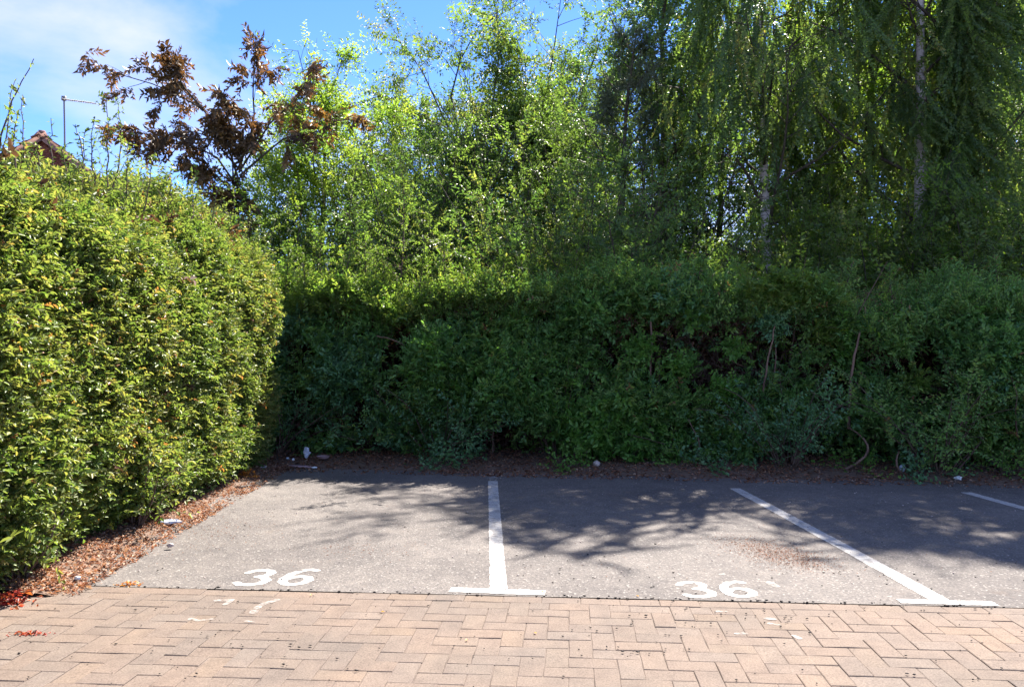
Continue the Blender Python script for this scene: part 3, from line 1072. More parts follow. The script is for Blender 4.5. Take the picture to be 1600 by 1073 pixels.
# ------------------------------------------------------------------ the two hedges
def hedge_face(to_world, Lh, Hf, Df, n_spr, dens_fn, rng, noise, out_dir, lift, jitter, depth_tau=0.12, relief=0.16, cs=3.1):
    """sprig sites over a hedge's face. local coords: s along, d out of the face (+ = towards viewer), h up"""
    s = rng.uniform(0, Lh, n_spr)
    hz = rng.uniform(0.0, 1.0, n_spr) * Hf(s)
    q = np.stack([s, 0 * s, hz], -1)
    cl = noise(q, cs, 2)
    big = noise(q + 50, 0.9, 2)
    keep = rng.uniform(0, 1, n_spr) < dens_fn(s, hz, cl)
    s, hz, cl, big = s[keep], hz[keep], cl[keep], big[keep]
    m = len(s)
    d = Df(s, hz) + relief * cl + 0.12 * big - rng.exponential(depth_tau, m)
    P = to_world(s, d, hz)
    D = out_dir[None] * 1.0 + rng.normal(0, jitter, (m, 3))
    D[:, 2] += lift
    N = np.tile([0, 0, 1.0], (m, 1)) + out_dir[None] * 0.45 + rng.normal(0, .4, (m, 3))
    return P, D, N, s, hz


# left hedge ---------------------------------------------------------------
rng = np.random.default_rng(101)
nzL = VNoise(102)
LY0, LY1 = 3.0, 8.95
left = empty("hedge", (LX - 0.7, (LY0 + LY1) / 2, 0), "tall sunlit yellow green hedge along the left side of the parking bay", "hedge")


def lw(s, d, h):
    return np.stack([LX + d, LY0 + s, h], -1)


def lH(s):
    return 2.24 + 0.075 * s + 0.08 * np.sin(s * 1.9)


def lD(s, h):
    hh = h / lH(s)
    return 0.13 * np.sin(np.clip(hh, 0, 1) * math.pi) + 0.07 * np.clip((s - 3.6) / 2.0, 0, 1) ** 2 * np.clip(h / .5, 0, 1) - 0.18 * np.clip((0.16 - h) / 0.16, 0, 1) - 0.50 * np.clip((hh - 0.84) / 0.16, 0, 1) ** 2


def l_dens(s, h, cl):
    return np.clip(0.95 + 1.3 * np.minimum(cl + 0.3, 0), 0.25, 1) * np.clip((h - 0.04) / 0.16 + 0.25, 0.0, 1)


nzT = VNoise(103)
ox = np.array([1.0, -0.12, 0.0])
SL = sprig_set(.16, 18, .030, .0140, 'hedge_sun', tip=.30)
SLT = sprig_set(.24, 18, .036, .0155, 'hedge_sun', planar=False, tip=.25)
P, D, N, s, h = hedge_face(lw, LY1 - LY0, lH, lD, 44000, l_dens, rng, nzL, ox, .55, .55, .085, .085)
tint = 0.40 + 0.22 * nzT(np.stack([s, h, 0 * s], -1), 1.6, 2) + rng.normal(0, .17, len(s))
sprigs_obj("foliage", SL, P, D, N, rng.uniform(.6, 1.3, len(P)), tint, left, rng)
# top of the left hedge, and its inner mass
n = 9000
s = rng.uniform(0, LY1 - LY0, n); w = rng.uniform(0, 1.9, n)
cl = nzL(np.stack([s, w, 0 * s + 9], -1), 2.0, 2)
P = lw(s, -0.20 - w, lH(s) - 0.05 + 0.24 * cl - rng.exponential(.1, n))
D = rng.normal(0, .5, (n, 3)) + np.array([0.15, 0, 1.0])
sprigs_obj("foliage", SLT, P, D, rng.normal(0, 1, (n, 3)), rng.uniform(.6, 1.5, n), 0.45 + rng.normal(0, .16, n), left, rng)
n = 1100                                        # looser young growth along the front of the top
s = rng.uniform(0, LY1 - LY0, n); w = rng.uniform(0, .9, n)
P = lw(s, -0.22 - w, lH(s) - .14 + .03 * s / 2 + .12 * nzL(np.stack([s, w, 0 * s + 3], -1), 2.0, 2))
D = rng.normal(0, .38, (n, 3)) + np.array([0.18, 0, 1.0])
sprigs_obj("foliage", SLT, P, D, rng.normal(0, 1, (n, 3)), rng.uniform(.6, 1.5, n), 0.55 + rng.normal(0, .15, n), left, rng)
n = 9000
s = rng.uniform(-.05, LY1 - LY0 + .05, n); h = rng.uniform(.10, 1, n) * (lH(s) - .15)
P = lw(s, -rng.uniform(.10, 1.8, n), h)
SLI = sprig_set(.30, 18, .060, .030, 'dead', planar=False, six=False)  # dead inner leaves, their dark colour deepening the shade between the sprigs
sprigs_obj("inner_foliage", SLI, P, rng.normal(0, 1, (n, 3)), rng.normal(0, 1, (n, 3)), rng.uniform(.8, 1.3, n), rng.uniform(0, .5, n), left, rng)
# the far end, round the corner
n = 3000
d_ = rng.uniform(-1.6, .14, n); h = rng.uniform(.14, 1, n) * 2.55
P = lw(np.full(n, LY1 - LY0) - rng.exponential(.08, n), d_, h)
sprigs_obj("foliage", SL, P, rng.normal(0, .5, (n, 3)) + np.array([.3, .8, .5]), rng.normal(0, .5, (n, 3)) + np.array([0, 0, 1.]), rng.uniform(.7, 1.3, n), .4 + rng.normal(0, .17, n), left, rng)
# stems at the foot
for i in range(26):
    y = LY0 + .15 + i * 0.255 + rng.normal(0, .06)
    x = LX - rng.uniform(.28, .7)
    poly = polyline(rng, np.array([[x, y, -0.02]]), np.array([[rng.normal(-.1, .08), rng.normal(0, .15), 1.0]]), [rng.uniform(1.2, 1.8)], 7, .05)
    mesh_np("stem", *tube_geo(poly, [rng.uniform(.012, .028)], [.006], 7), M['stem_pink'], left, smooth=True)


def shoot(parent, base, tip, r0, n_side, side_len, per, leaf_l, leaf_w, mat, tint0, seed, planar=False, bend=0.1, name="shoot", wood='twig', main_leaves=26, taper=True, hang=0.0):
    """a long shoot: stem with side sprays, one object"""
    rng = np.random.default_rng(seed)
    base, tip = np.asarray(base, float), np.asarray(tip, float)
    L = np.linalg.norm(tip - base)
    k = 8
    t = np.linspace(0, 1, k + 1)[:, None]
    off = rng.normal(0, bend * L, 3) * np.array([1, 1, .3])
    main = base + (tip - base) * t + off * (np.sin(t * math.pi)) + rng.normal(0, .006, (k + 1, 3))
    main = main[None]
    geo = [tube_geo(main, [r0], [r0 * .35], 5)]
    polys = []
    P, D, N, idx = leaf_sites(rng, main, main_leaves, .05, None, .9, hang, .3)
    LP, LD, LN = [P], [D], [N]
    if n_side:
        ts = np.linspace(.06, .95, n_side) + rng.normal(0, .015, n_side)
        Ps, Ts = along(main, np.zeros(n_side, int), ts)
        Ds = Ts * 0.55 + unit(rng.normal(0, 1, (n_side, 3)) * np.array([1, 1, .2]))
        ln = side_len * (1.15 - ts if taper else np.ones(n_side)) * rng.uniform(.6, 1.3, n_side)
        sp = polyline(rng, Ps, Ds, ln, 3, .12, hang * .1)
        geo.append(tube_geo(sp, np.full(n_side, r0 * .35), np.full(n_side, .001), 3))
        P, D, N, idx = leaf_sites(rng, sp, per, .05, None, .85, hang, .3)
        LP.append(P); LD.append(D); LN.append(N)
    LP, LD, LN = np.concatenate(LP), np.concatenate(LD), np.concatenate(LN)
    n = len(LP); sz = rng.uniform(.7, 1.25, n)
    WV, WF = join_geo(geo)
    V, Ft, kk = leaf_geo(LP, LD, LN, leaf_l * sz, leaf_w * sz)
    tint = np.concatenate([np.zeros(len(WV)), np.repeat(np.clip(rng.normal(tint0, .2, n), 0, 1), kk)])
    return mesh_np(name, np.concatenate([WV, V]), [WF, Ft + len(WV)], None, parent, tint=tint, mats=[M[wood], M[mat]],
                   mat_idx=np.concatenate([np.zeros(len(WF)), np.ones(len(Ft))]))


# long shoots standing out of the left hedge's top: base and tip pixels, depth
sh = [((0, 190), (52, 93), 4.6, 0), ((8, 260), (22, 128), 4.9, 4), ((46, 270), (34, 150), 5.0, 3), ((30, 240), (26, 172), 4.5, 3), ((88, 245), (82, 186), 5.4, 0),
      ((128, 255), (118, 196), 5.6, 0), ((150, 255), (147, 186), 5.7, 3), ((166, 275), (166, 146), 5.8, 9), ((176, 262), (184, 160), 5.9, 4), ((140, 270), (130, 205), 5.7, 5),
      ((196, 290), (200, 222), 6.2, 7), ((224, 300), (236, 244), 6.3, 5), ((262, 318), (268, 262), 6.8, 5), ((300, 320), (300, 268), 7.2, 5), ((330, 345), (345, 285), 7.8, 7),
      ((352, 360), (366, 296), 8.2, 7), ((388, 372), (398, 322), 8.8, 7), ((420, 400), (432, 340), 9.3, 6), ((110, 280), (96, 228), 5.3, 6), ((64, 280), (58, 225), 5.0, 6),
      ((408, 450), (436, 428), 9.4, 4), ((14, 300), (-6, 205), 4.4, 6)]
for i, (b_, t_, Y, ns_) in enumerate(sh):
    shoot(left, px(*b_, Y) - np.array([0, 0, .15]), px(*t_, Y + .05), .006, ns_, .30, 9, .036, .016, 'hedge_sun', .45, 300 + i, bend=.05, main_leaves=26 if ns_ else 16)

# back hedge ---------------------------------------------------------------
rng = np.random.default_rng(201)
nzB = VNoise(202)
BO = HB0 - hu * 1.0
BL = 11.0
out3 = np.array([hn[0], hn[1], 0.0])
backh = empty("hedge", (*(BO + hu * 5.5 - hn * 0.6), 0), "long dark green hedge in shade across the back of the parking bays", "hedge")


def bw(s, d, h):
    xy = BO[None] + hu[None] * s[:, None] + hn[None] * d[:, None]
    return np.c_[xy, h]


def s_at(x):                                   # position along the hedge seen at photo column x
    d = ray(x, 600)
    # intersect the vertical plane of the hedge face
    A = np.array([[d[0], -hu[0]], [d[1], -hu[1]]])
    t, s = np.linalg.solve(A, BO)
    return s


def bH(s):
    return 1.93 + 0.08 * np.sin(s * 1.3 + 1) + 0.05 * np.sin(s * 3.7) + 0.10 * np.clip((s - 3.0) / 3, 0, 1) - 0.24 * np.clip((s - 6.2) / 1.8, 0, 1)


CAV = [(s_at(1135), 1.26, 1.35, 0.56, 1.0), (s_at(1400), 1.35, .5, .35, .9), (s_at(1010), 1.55, .34, .48, .7), (s_at(1290), 1.0, .26, .75, .95), (s_at(1060), .55, .6, .38, .55), (s_at(720), 1.75, .62, .26, .75), (s_at(660), 0.18, .55, .12, .5),
       (s_at(830), 0.2, .5, .16, .7), (s_at(960), 1.45, .16, .5, .6), (s_at(1420), 1.1, .32, .5, .55), (s_at(480), .55, .25, .25, .6), (s_at(1330), .28, .5, .22, .8), (s_at(560), 1.45, .22, .2, .5)]


def cav(s, h):
    c = 0 * s
    for cs, ch, rw, rh, k in CAV:
        e = ((s - cs) / rw) ** 2 + ((h - ch) / rh) ** 2
        c = np.maximum(c, k * np.clip(1.7 * np.exp(-e * 1.2), 0, 1))
    return c


def bD(s, h):
    hh = np.clip(h / bH(s), 0, 1)
    return 0.02 + 0.14 * np.sin(hh * math.pi) - 0.22 * np.clip((.3 - h) / .3, 0, 1) - .40 * np.clip((hh - .85) / .15, 0, 1) ** 2 - 0.55 * cav(s, h)


def b_dens(s, h, cl):
    return np.clip(0.85 + 2.6 * np.minimum(cl + 0.06, 0), 0.05, 1) * np.clip((h - .05) / .3 + .2, 0, 1) * (1 - 0.93 * cav(s, h))


SB = sprig_set(.22, 19, .038, .0185, 'hedge_dark', grav=.0, tip=.2)
SBB = sprig_set(.20, 13, .044, .026, 'bramble', tip=.2)
SBG = sprig_set(.20, 15, .038, .020, 'bluegreen', tip=.2)
SBT = sprig_set(.26, 18, .036, .016, 'hedge_dark', planar=False, tip=.25)
SBI = sprig_set(.32, 20, .060, .032, 'dead', planar=False, six=False)
P, D, N, s, h = hedge_face(bw, BL, bH, bD, 36000, b_dens, rng, nzB, out3, .22, .5, .08, .46, 2.3)
N = N * np.array([1, 1, .65]) + out3 * .75
kind_n = nzT(np.stack([s, h, 0 * s + 9], -1), .95, 2) + rng.normal(0, .10, len(s))
tint = 0.42 + 0.24 * nzT(np.stack([s, h, 0 * s + 4], -1), 1.3, 2) + rng.normal(0, .17, len(s))
sz = rng.uniform(.7, 1.6, len(P))
for c_, mk in ((SB, (kind_n > -.22) & (kind_n < .26)), (SBB, kind_n >= .26), (SBG, kind_n <= -.22)):
    sprigs_obj("foliage", c_, P[mk], D[mk], N[mk], sz[mk], tint[mk], backh, rng)
n = 14000
s = rng.uniform(0, BL, n); w = rng.uniform(0, 1, n) ** 1.4 * 1.35
cl = nzB(np.stack([s, w, 0 * s + 9], -1), 2.0, 2)
P = bw(s, 0.02 - w, bH(s) - .06 * np.exp(-w * 8) + .04 * w + .28 * cl - rng.exponential(.08, n))
D = rng.normal(0, .45, (n, 3)) + np.array([0, 0, 1.0]) + out3 * (.5 * np.exp(-w * 4))[:, None]
SBY = sprig_set(.26, 18, .036, .016, 'new_growth', planar=False, tip=.25)
young = s + rng.normal(0, .5, n) < s_at(840)
for c_, mk in ((SBY, young), (SBT, ~young)):
    sprigs_obj("foliage", c_, P[mk], D[mk], rng.normal(0, 1, (mk.sum(), 3)), rng.uniform(.5, 1.5, mk.sum()), .5 + rng.normal(0, .17, mk.sum()), backh, rng)
# single tufts that hang out in front of the hollow, and brighter young clumps above it
SBC = sprig_set(.17, 11, .048, .026, 'new_growth', tip=.2)
for (x_, y_, Y_, rx_, rz_, k_, c_) in ((1225, 452, 8.70, .42, .16, 330, SBC), (1205, 505, 8.78, .14, .07, 70, SBG), (1060, 575, 9.0, .13, .10, 70, SBB), (1000, 545, 9.05, .12, .12, 70, SBB), (1085, 500, 9.0, .12, .08, 55, SBB),
                                   (1150, 545, 8.95, .12, .06, 45, SBB), (1290, 520, 8.75, .16, .10, 70, SBC), (1430, 600, 8.45, .12, .07, 60, SBC), (1395, 545, 8.5, .14, .08, 60, SB), (1130, 615, 8.9, .10, .12, 60, SBB), (1265, 560, 8.8, .10, .08, 45, SB)):
    c0 = px(x_, y_, Y_)
    P = c0 + rng.normal(0, .6, (k_, 3)) * np.array([rx_, .07, rz_])
    D = rng.normal(0, .6, (k_, 3)) + out3 * .7 + np.array([0, 0, .15])
    sprigs_obj("foliage", c_, P, D, rng.normal(0, .4, (k_, 3)) + out3 * .6 + np.array([0, 0, .7]), rng.uniform(.6, 1.2, k_), .5 + rng.normal(0, .15, k_), backh, rng)
# inner mass: dead leaves, coloured dark to put shade into the gaps, thinner behind the bare hollow
n = 15000
s = rng.uniform(-.3, BL, n); h = rng.uniform(.03, 1, n) * (bH(s) - .12)
kp = rng.uniform(0, 1, n) > cav(s, h) * .6
s, h = s[kp], h[kp]; n = len(s)
P = bw(s, -rng.uniform(.34, 1.5, n) - .55 * cav(s, h), h)
sprigs_obj("inner_foliage", SBI, P, rng.normal(0, 1, (n, 3)), rng.normal(0, 1, (n, 3)), rng.uniform(.8, 1.3, n), rng.uniform(0, .5, n), backh, rng)
# withered brown patches
n = 9000
pts = []
for (cx, cy, rw, rh, k) in ((700, 465, .34, .20, 2600), (745, 470, .3, .16, 1200), (985, 500, .28, .28, 1500), (1150, 500, .7, .25, 2000), (1380, 520, .3, .35, 1300), (1440, 640, .3, .2, 900)):
    cs = s_at(cx); P0 = px(cx, cy, 9.2)[2]
    pts.append(np.c_[cs + rng.normal(0, rw * .6, k), -rng.uniform(.05, .55, k), P0 + rng.normal(0, rh * .6, k)])
pts = np.concatenate(pts)
P = bw(pts[:, 0], pts[:, 1], np.clip(pts[:, 2], .1, 2.2)); n = len(P)
D = rng.normal(0, 1, (n, 3)); D[:, 2] -= .5
leaves_obj("withered_foliage", (P, D, rng.normal(0, 1, (n, 3)), rng.uniform(.025, .05, n), rng.uniform(.008, .02, n)), rng.uniform(0, 1, n), M['dead'], backh)
# bare twigs inside the hollow and along the foot
n = 1500
cs = np.concatenate([rng.normal(s_at(1140), .8, 700), rng.uniform(0.5, BL, 800)])
h = np.concatenate([rng.uniform(.3, 1.8, 700), rng.uniform(0.02, .9, 800)])
P = bw(cs, -rng.uniform(.05, .7, n), h)
D = rng.normal(0, .7, (n, 3)) + np.array([0, 0, .55])
poly = polyline(rng, P, D, rng.uniform(.2, .75, n), 4, .22)
mesh_np("bare_twigs", *tube_geo(poly, rng.uniform(.0022, .006, n), np.full(n, .001), 3), M['twig'], backh)["kind"] = "stuff"
# stems one can make out
stem_px = [((1018, 712), (1016, 500), 9.3, .022, .03), ((1000, 715), (1030, 560), 9.5, .012, .1), ((1092, 712), (1076, 655), 9.0, .010, .05), ((1192, 612), (1212, 505), 8.95, .012, .06),
           ((1212, 505), (1196, 640), 9.15, .009, .1), ((1302, 728), (1326, 668), 8.65, .016, .12), ((1326, 668), (1342, 520), 8.8, .020, .08), ((1342, 520), (1352, 480), 8.85, .014, .05), ((1340, 530), (1326, 488), 8.9, .010, .05),
           ((1418, 738), (1404, 705), 8.4, .014, .1), ((770, 715), (772, 660), 9.5, .014, .06), ((885, 715), (900, 665), 9.4, .012, .1), ((655, 705), (648, 640), 9.6, .012, .08), ((1140, 715), (1150, 600), 9.5, .012, .06),
           ((1262, 720), (1254, 640), 9.3, .014, .06), ((690, 520), (672, 455), 9.5, .010, .08), ((1510, 735), (1500, 610), 8.9, .014, .08), ((520, 705), (528, 600), 9.9, .014, .08), ((590, 525), (640, 545), 9.35, .007, .12), ((1135, 560), (1210, 590), 9.1, .006, .12)]
for i, (a_, b_, Y, r, bend) in enumerate(stem_px):
    Y -= .22 if a_[0] > 980 else .05
    A, B = px(*a_, Y), px(*b_, Y + rng.normal(0, .05))
    if a_[1] > 700: A[2] = -0.02
    t = np.linspace(0, 1, 9)[:, None]
    off = rng.normal(0, bend, 3) * np.array([1, 1, .2])
    main = A + (B - A) * t + off * np.sin(t * math.pi) + rng.normal(0, .008, (9, 3)) * np.linalg.norm(B - A)
    mesh_np("stem", *tube_geo(main[None], [r], [r * .55], 7), M['stem_pink'], backh, smooth=True)
# leading shoots that stand above the trimmed top: spires with side sprays
spires = [((625, 430), (628, 268), 10.0, 26, .50), ((505, 420), (505, 352), 9.9, 13, .32), ((478, 430), (470, 385), 9.8, 10, .28), ((540, 420), (548, 378), 9.9, 12, .3), ((572, 425), (570, 362), 10.0, 14, .34), ((690, 430), (688, 362), 9.8, 14, .34),
          ((655, 425), (662, 392), 9.7, 10, .3), ((722, 430), (740, 392), 9.7, 10, .28), ((770, 435), (788, 402), 9.6, 9, .26), ((820, 440), (815, 400), 9.5, 10, .3), ((860, 430), (875, 395), 9.5, 8, .26), ((905, 430), (902, 385), 9.4, 10, .32), ((600, 425), (598, 385), 9.9, 12, .32),
          ((960, 440), (975, 388), 9.3, 10, .32), ((1020, 440), (1010, 395), 9.3, 10, .3), ((1085, 440), (1098, 402), 9.2, 10, .3), ((1160, 445), (1150, 405), 9.1, 9, .3), ((1320, 445), (1332, 405), 9.0, 9, .3), ((1400, 450), (1392, 412), 8.9, 9, .28), ((1480, 450), (1492, 405), 8.8, 10, .3), ((1560, 450), (1552, 400), 8.8, 10, .3), ((445, 430), (452, 375), 9.9, 12, .3)]
for i, (b_, t_, Y, ns_, sl) in enumerate(spires):
    A = px(*b_, Y); A[2] -= .25
    shoot(backh, A, px(*t_, Y + .1), .011, int(ns_ * 2.2) + 10, sl * 1.05, 22, .034, .014, 'hedge_dark' if 12 < i < 21 else 'new_growth', .6, 500 + i, bend=.04, main_leaves=50)


# ------------------------------------------------------------------ shrubs and low plants in front of the hedge
def shrub(name, label, cat, base, height, rad, mat, n_br, n_tw, per, leaf_l, leaf_w, seed, group=None, tint0=.5, arch=.10, wood='twig', lean=(0, 0, 0), tw_len=.28, up=0.9):
    rng = np.random.default_rng(seed)
    base = np.asarray(base, float)
    root = empty(name, base, label, cat, group)
    az = rng.uniform(0, 2 * math.pi, n_br)
    r = np.sqrt(rng.uniform(.05, 1, n_br))
    D = np.stack([np.cos(az) * r * rad / height, np.sin(az) * r * rad / height, np.full(n_br, up)], -1) + np.asarray(lean)
    P = base + np.stack([np.cos(az) * rad * .25 * r, np.sin(az) * rad * .25 * r, 0 * az], -1)
    br = polyline(rng, P, D, height * rng.uniform(.7, 1.12, n_br) * np.sqrt(1 + (r * rad / height) ** 2), 6, .11, arch)
    for i in range(n_br):
        if i < 14:
            mesh_np("stem", *tube_geo(br[i:i + 1], [.006 + .006 * height], [.003], 5), M[wood], root, smooth=True)
    idx = np.repeat(np.arange(n_br), n_tw)
    t = rng.uniform(.12, 1, len(idx)) ** .8
    P, T = along(br, idx, t)
    P = P + rng.normal(0, .05 * height ** .5, P.shape)
    D = T * .5 + unit(rng.normal(0, 1, (len(idx), 3))) + np.array([0, 0, .15])
    if n_br > 14:
        mesh_np("twigs", *tube_geo(br[14:], np.full(n_br - 14, .008), np.full(n_br - 14, .003), 3), M[wood], root)["kind"] = "stuff"
    c = sprig_set(round(tw_len, 2), per, leaf_l, leaf_w, mat, 'twig', .1, planar=True, six=leaf_l < .05)
    sprigs_obj("foliage", c, P, D, np.array([0, -.3, 1.]) + rng.normal(0, .5, (len(P), 3)), rng.uniform(.55, 1.3, len(P)), tint0 + rng.normal(0, .17, len(P)), root, rng)
    return root


def foot(x, y, z=0.0):
    p = gp(x, y)
    p[2] = z
    return p


fronts = [
    ("bramble", "bright green bramble bush bulging from the hedge right of the upright bay line", "bramble", (868, 716), 1.28, .62, 'bramble', 26, 15, 11, .050, .030),
    ("bramble", "low bramble sprawling at the hedge foot just left of the upright bay line", "bramble", (690, 716), .95, .60, 'bluegreen', 20, 13, 10, .045, .026),
    ("shrub", "rounded blue green shrub low in front of the hedge, beside the pale leaning stem", "shrub", (1215, 728), 1.02, .58, 'bluegreen', 24, 15, 11, .044, .022),
    ("shrub", "dark dense shrub in front of the hedge right of the pale leaning stem", "shrub", (1440, 734), 1.15, .75, 'hedge_dark', 28, 16, 12, .040, .019),
    ("shrub", "dark shrub at the right edge of the hedge above the short bay line", "shrub", (1585, 736), 1.35, .6, 'hedge_dark', 24, 16, 12, .040, .019),
    ("shrub", "dark bush in the corner where the two hedges meet", "shrub", (440, 712), 1.0, .5, 'bluegreen', 18, 13, 11, .042, .02),
    ("bramble", "green bramble under the hedge halfway between the corner and the upright line", "bramble", (575, 708), .85, .6, 'hedge_dark', 20, 13, 11, .042, .021),
    ("ivy", "small ivy clump hugging the leaf litter below the bramble bush", "ivy", (705, 728), .22, .32, 'bluegreen', 14, 8, 8, .045, .036),
    ("ivy", "small bright ivy tuft at the asphalt's back edge right of the upright line", "ivy", (885, 736), .13, .2, 'bramble', 10, 6, 7, .040, .032),
    ("weed", "leafy weed clump with grassy blades at the hedge foot below the tall bare trunk", "weed", (1020, 726), .32, .3, 'bramble', 16, 8, 8, .05, .024),
    ("ivy", "blue green ivy trailing at the hedge foot between the weed clump and the rounded shrub", "ivy", (1118, 732), .34, .4, 'bluegreen', 18, 9, 8, .048, .034),
    ("ivy", "ivy tuft on the litter beside the pale leaning stem", "ivy", (1330, 736), .22, .26, 'bramble', 12, 7, 8, .042, .03),
    ("ivy", "dark ivy patch on the litter under the dark dense shrub", "ivy", (1445, 744), .2, .34, 'bluegreen', 12, 8, 8, .045, .03),
    ("weed", "small green weed at the far right on the leaf litter", "weed", (1572, 748), .2, .18, 'bramble', 10, 6, 7, .04, .02),
    ("bush", "yellow green sprig cluster crowning the hedge above the bare hollow", "bush", (1222, 722), 2.35, .42, 'tree_yellow', 14, 9, 10, .055, .026),
]
for i, (nm, lb, ct, fp, hgt, rad, mt, nb, nt, per, ll, lww) in enumerate(fronts):
    shrub(nm, lb, ct, foot(*fp, 0.04) - np.array([0, (.30 if hgt < 2 else -.35) if hgt > .5 else 0, 0]), hgt, rad, mt, nb, nt, per, ll, lww, 700 + i, arch=.10 if hgt > .5 else .16, up=.9 if nm != "ivy" else .45)
for i, (x, y, hgt, rad, side) in enumerate(((236, 826, .5, .25, 'edge'), (60, 915, .42, .22, 'edge'))):
    shrub("weed", ["pale green weed at the foot of the tall left hedge, beside the clear wrapper", "leafy suckers at the near foot of the tall left hedge"][i], "weed", foot(x, y, 0.04) + np.array([-.12, 0, 0]), hgt, rad, 'hedge_sun', 12, 7, 9, .042, .02, 760 + i)


# ------------------------------------------------------------------ trees
def tree(label, base, H, seed, wood, mat, leaf_l, leaf_w, trunk_r, n_limb, t0, incl, Lfun, n2, l2, n3, l3, per, grav2=.02, grav3=.05, lean=(0, 0), wander=.05, lift=.05, hang=.15,
         tint0=.5, group="trees behind the back hedge", cat="tree", stop=0.97, name="tree", spread3=0.8, az_bias=None, extra_limbs=None, limb_r=.30, limb_wander=.10, t2min=.15, sk=3, near_short=1.0, clump=(1.0, 1.0, -.12), tint_var=.2, open_trunk=False):
    rng = np.random.default_rng(seed)
    base = np.asarray(base, float)
    root = empty(name, base, label, cat, group)
    tr = polyline(rng, base[None], np.array([[lean[0], lean[1], 1.0]]), [H], 14, wander, 0, .12)
    mesh_np("trunk", *tube_geo(tr, [trunk_r], [trunk_r * .12], 9), M[wood], root, smooth=True)
    t = t0 + (stop - t0) * (np.arange(n_limb) + rng.uniform(0, .9, n_limb)) / n_limb
    P, T = along(tr, np.zeros(n_limb, int), t)
    az = np.arange(n_limb) * 2.399963 + rng.uniform(-.4, .4, n_limb) + rng.uniform(0, 6.28)
    inc = incl * rng.uniform(.75, 1.25, n_limb) * (1 - .35 * t)
    D = np.stack([np.cos(az) * np.sin(inc), np.sin(az) * np.sin(inc), np.cos(inc)], -1)
    Lm = np.array([Lfun(x) for x in t]) * rng.uniform(.75, 1.2, n_limb)
    Lm = np.where(D[:, 1] < -.25, Lm * near_short, Lm)
    limbs = polyline(rng, P, D, Lm, 7, limb_wander, 0, lift)
    if extra_limbs is not None:
        ex = np.stack([np.asarray(e, float) for e in extra_limbs])
        limbs = np.concatenate([limbs, ex])
        Lm = np.concatenate([Lm, [np.linalg.norm(np.diff(e, axis=0), axis=1).sum() for e in ex]])
        n_limb = len(limbs)
    i2 = np.repeat(np.arange(n_limb), n2)
    t2 = t2min + (1 - t2min) * rng.uniform(0, 1, len(i2)) ** .85
    P2, T2 = along(limbs, i2, t2)
    D2 = T2 * .8 + unit(rng.normal(0, 1, (len(i2), 3))) * .8
    b2 = polyline(rng, P2, D2, l2 * Lm[i2] * (1.15 - .55 * t2) * rng.uniform(.6, 1.25, len(i2)), 4, .14, grav2)
    i3 = np.repeat(np.arange(len(b2)), n3)
    t3 = .1 + .9 * rng.uniform(0, 1, len(i3)) ** .8
    P3, T3 = along(b2, i3, t3)
    if clump is not None:
        nz3 = VNoise(seed + 7)
        kp = nz3(P3 * np.array([1, 1, clump[1]]), clump[0], 2) + rng.normal(0, .10, len(P3)) > clump[2]
        P3, T3, i3 = P3[kp], T3[kp], i3[kp]
    if open_trunk:                              # few twigs hang in front of this trunk's upper part
        q = np.array([along(tr, np.zeros(1, int), np.array([min(.98, max(0, (z + .5) / H))]))[0][0] for z in P3[:, 2]])
        kp = ~((P3[:, 1] < q[:, 1] + .1) & (np.abs(P3[:, 0] - q[:, 0] * P3[:, 1] / q[:, 1]) < .30) & (P3[:, 2] > 5.3) & (P3[:, 2] < 8.5))
        P3, T3, i3 = P3[kp], T3[kp], i3[kp]
    D3 = T3 * .7 + unit(rng.normal(0, 1, (len(i3), 3))) * spread3
    D3[:, 2] -= grav3 * 1.5
    lr = trunk_r * limb_r * (1.1 - .7 * np.clip(np.concatenate([t, np.full(n_limb - len(t), .4)]), 0, 1))
    for k in range(n_limb):
        m2 = i2 == k
        geo = [tube_geo(limbs[k:k + 1], [lr[k]], [.005], 6), tube_geo(b2[m2], np.full(m2.sum(), max(.004, lr[k] * .32)), np.full(m2.sum(), .002), 3)]
        mesh_np("limb", *join_geo(geo), M['bark'] if wood == 'birch' else M[wood], root, smooth=True)
    c = sprig_set(l3, per, leaf_l, leaf_w, mat, 'bark', hang, planar=False, bend=.12, six=False, variants=8)
    sprigs_obj("crown", c, P3, D3, rng.normal(0, 1, (len(P3), 3)), rng.uniform(.5, 1.3, len(P3)), tint0 + rng.normal(0, tint_var, len(b2))[i3] + rng.normal(0, .08, len(P3)), root, rng)
    return root


def at(x, Y):
    p = px(x, 552, Y); p[2] = -0.05
    return p


def limb_px(pts, Y, dY=0.0, n=8):
    """limb through photo points at depth Y (dY: change of depth along it), resampled"""
    P = np.array([px(x, y, Y + dY * i / (len(pts) - 1)) for i, (x, y) in enumerate(pts)])
    d = np.concatenate([[0], np.cumsum(np.linalg.norm(np.diff(P, axis=0), axis=1))])
    q = np.linspace(0, d[-1], n)
    return np.stack([np.interp(q, d, P[:, k]) for k in range(3)], -1)


# bright yellow-green tree behind the withered one
tree("bright yellow green tree standing behind the tree with withered brown leaves", at(478, 14.0), 5.6, 1001, 'bark', 'tree_yellow', .062, .030, .10, 24, .12, R(50), lambda t: 2.9 * (1.1 - .7 * t), 10, .40, 18, .42, 13, hang=.15, tint0=.55, clump=(1.2, 1.0, -.35))
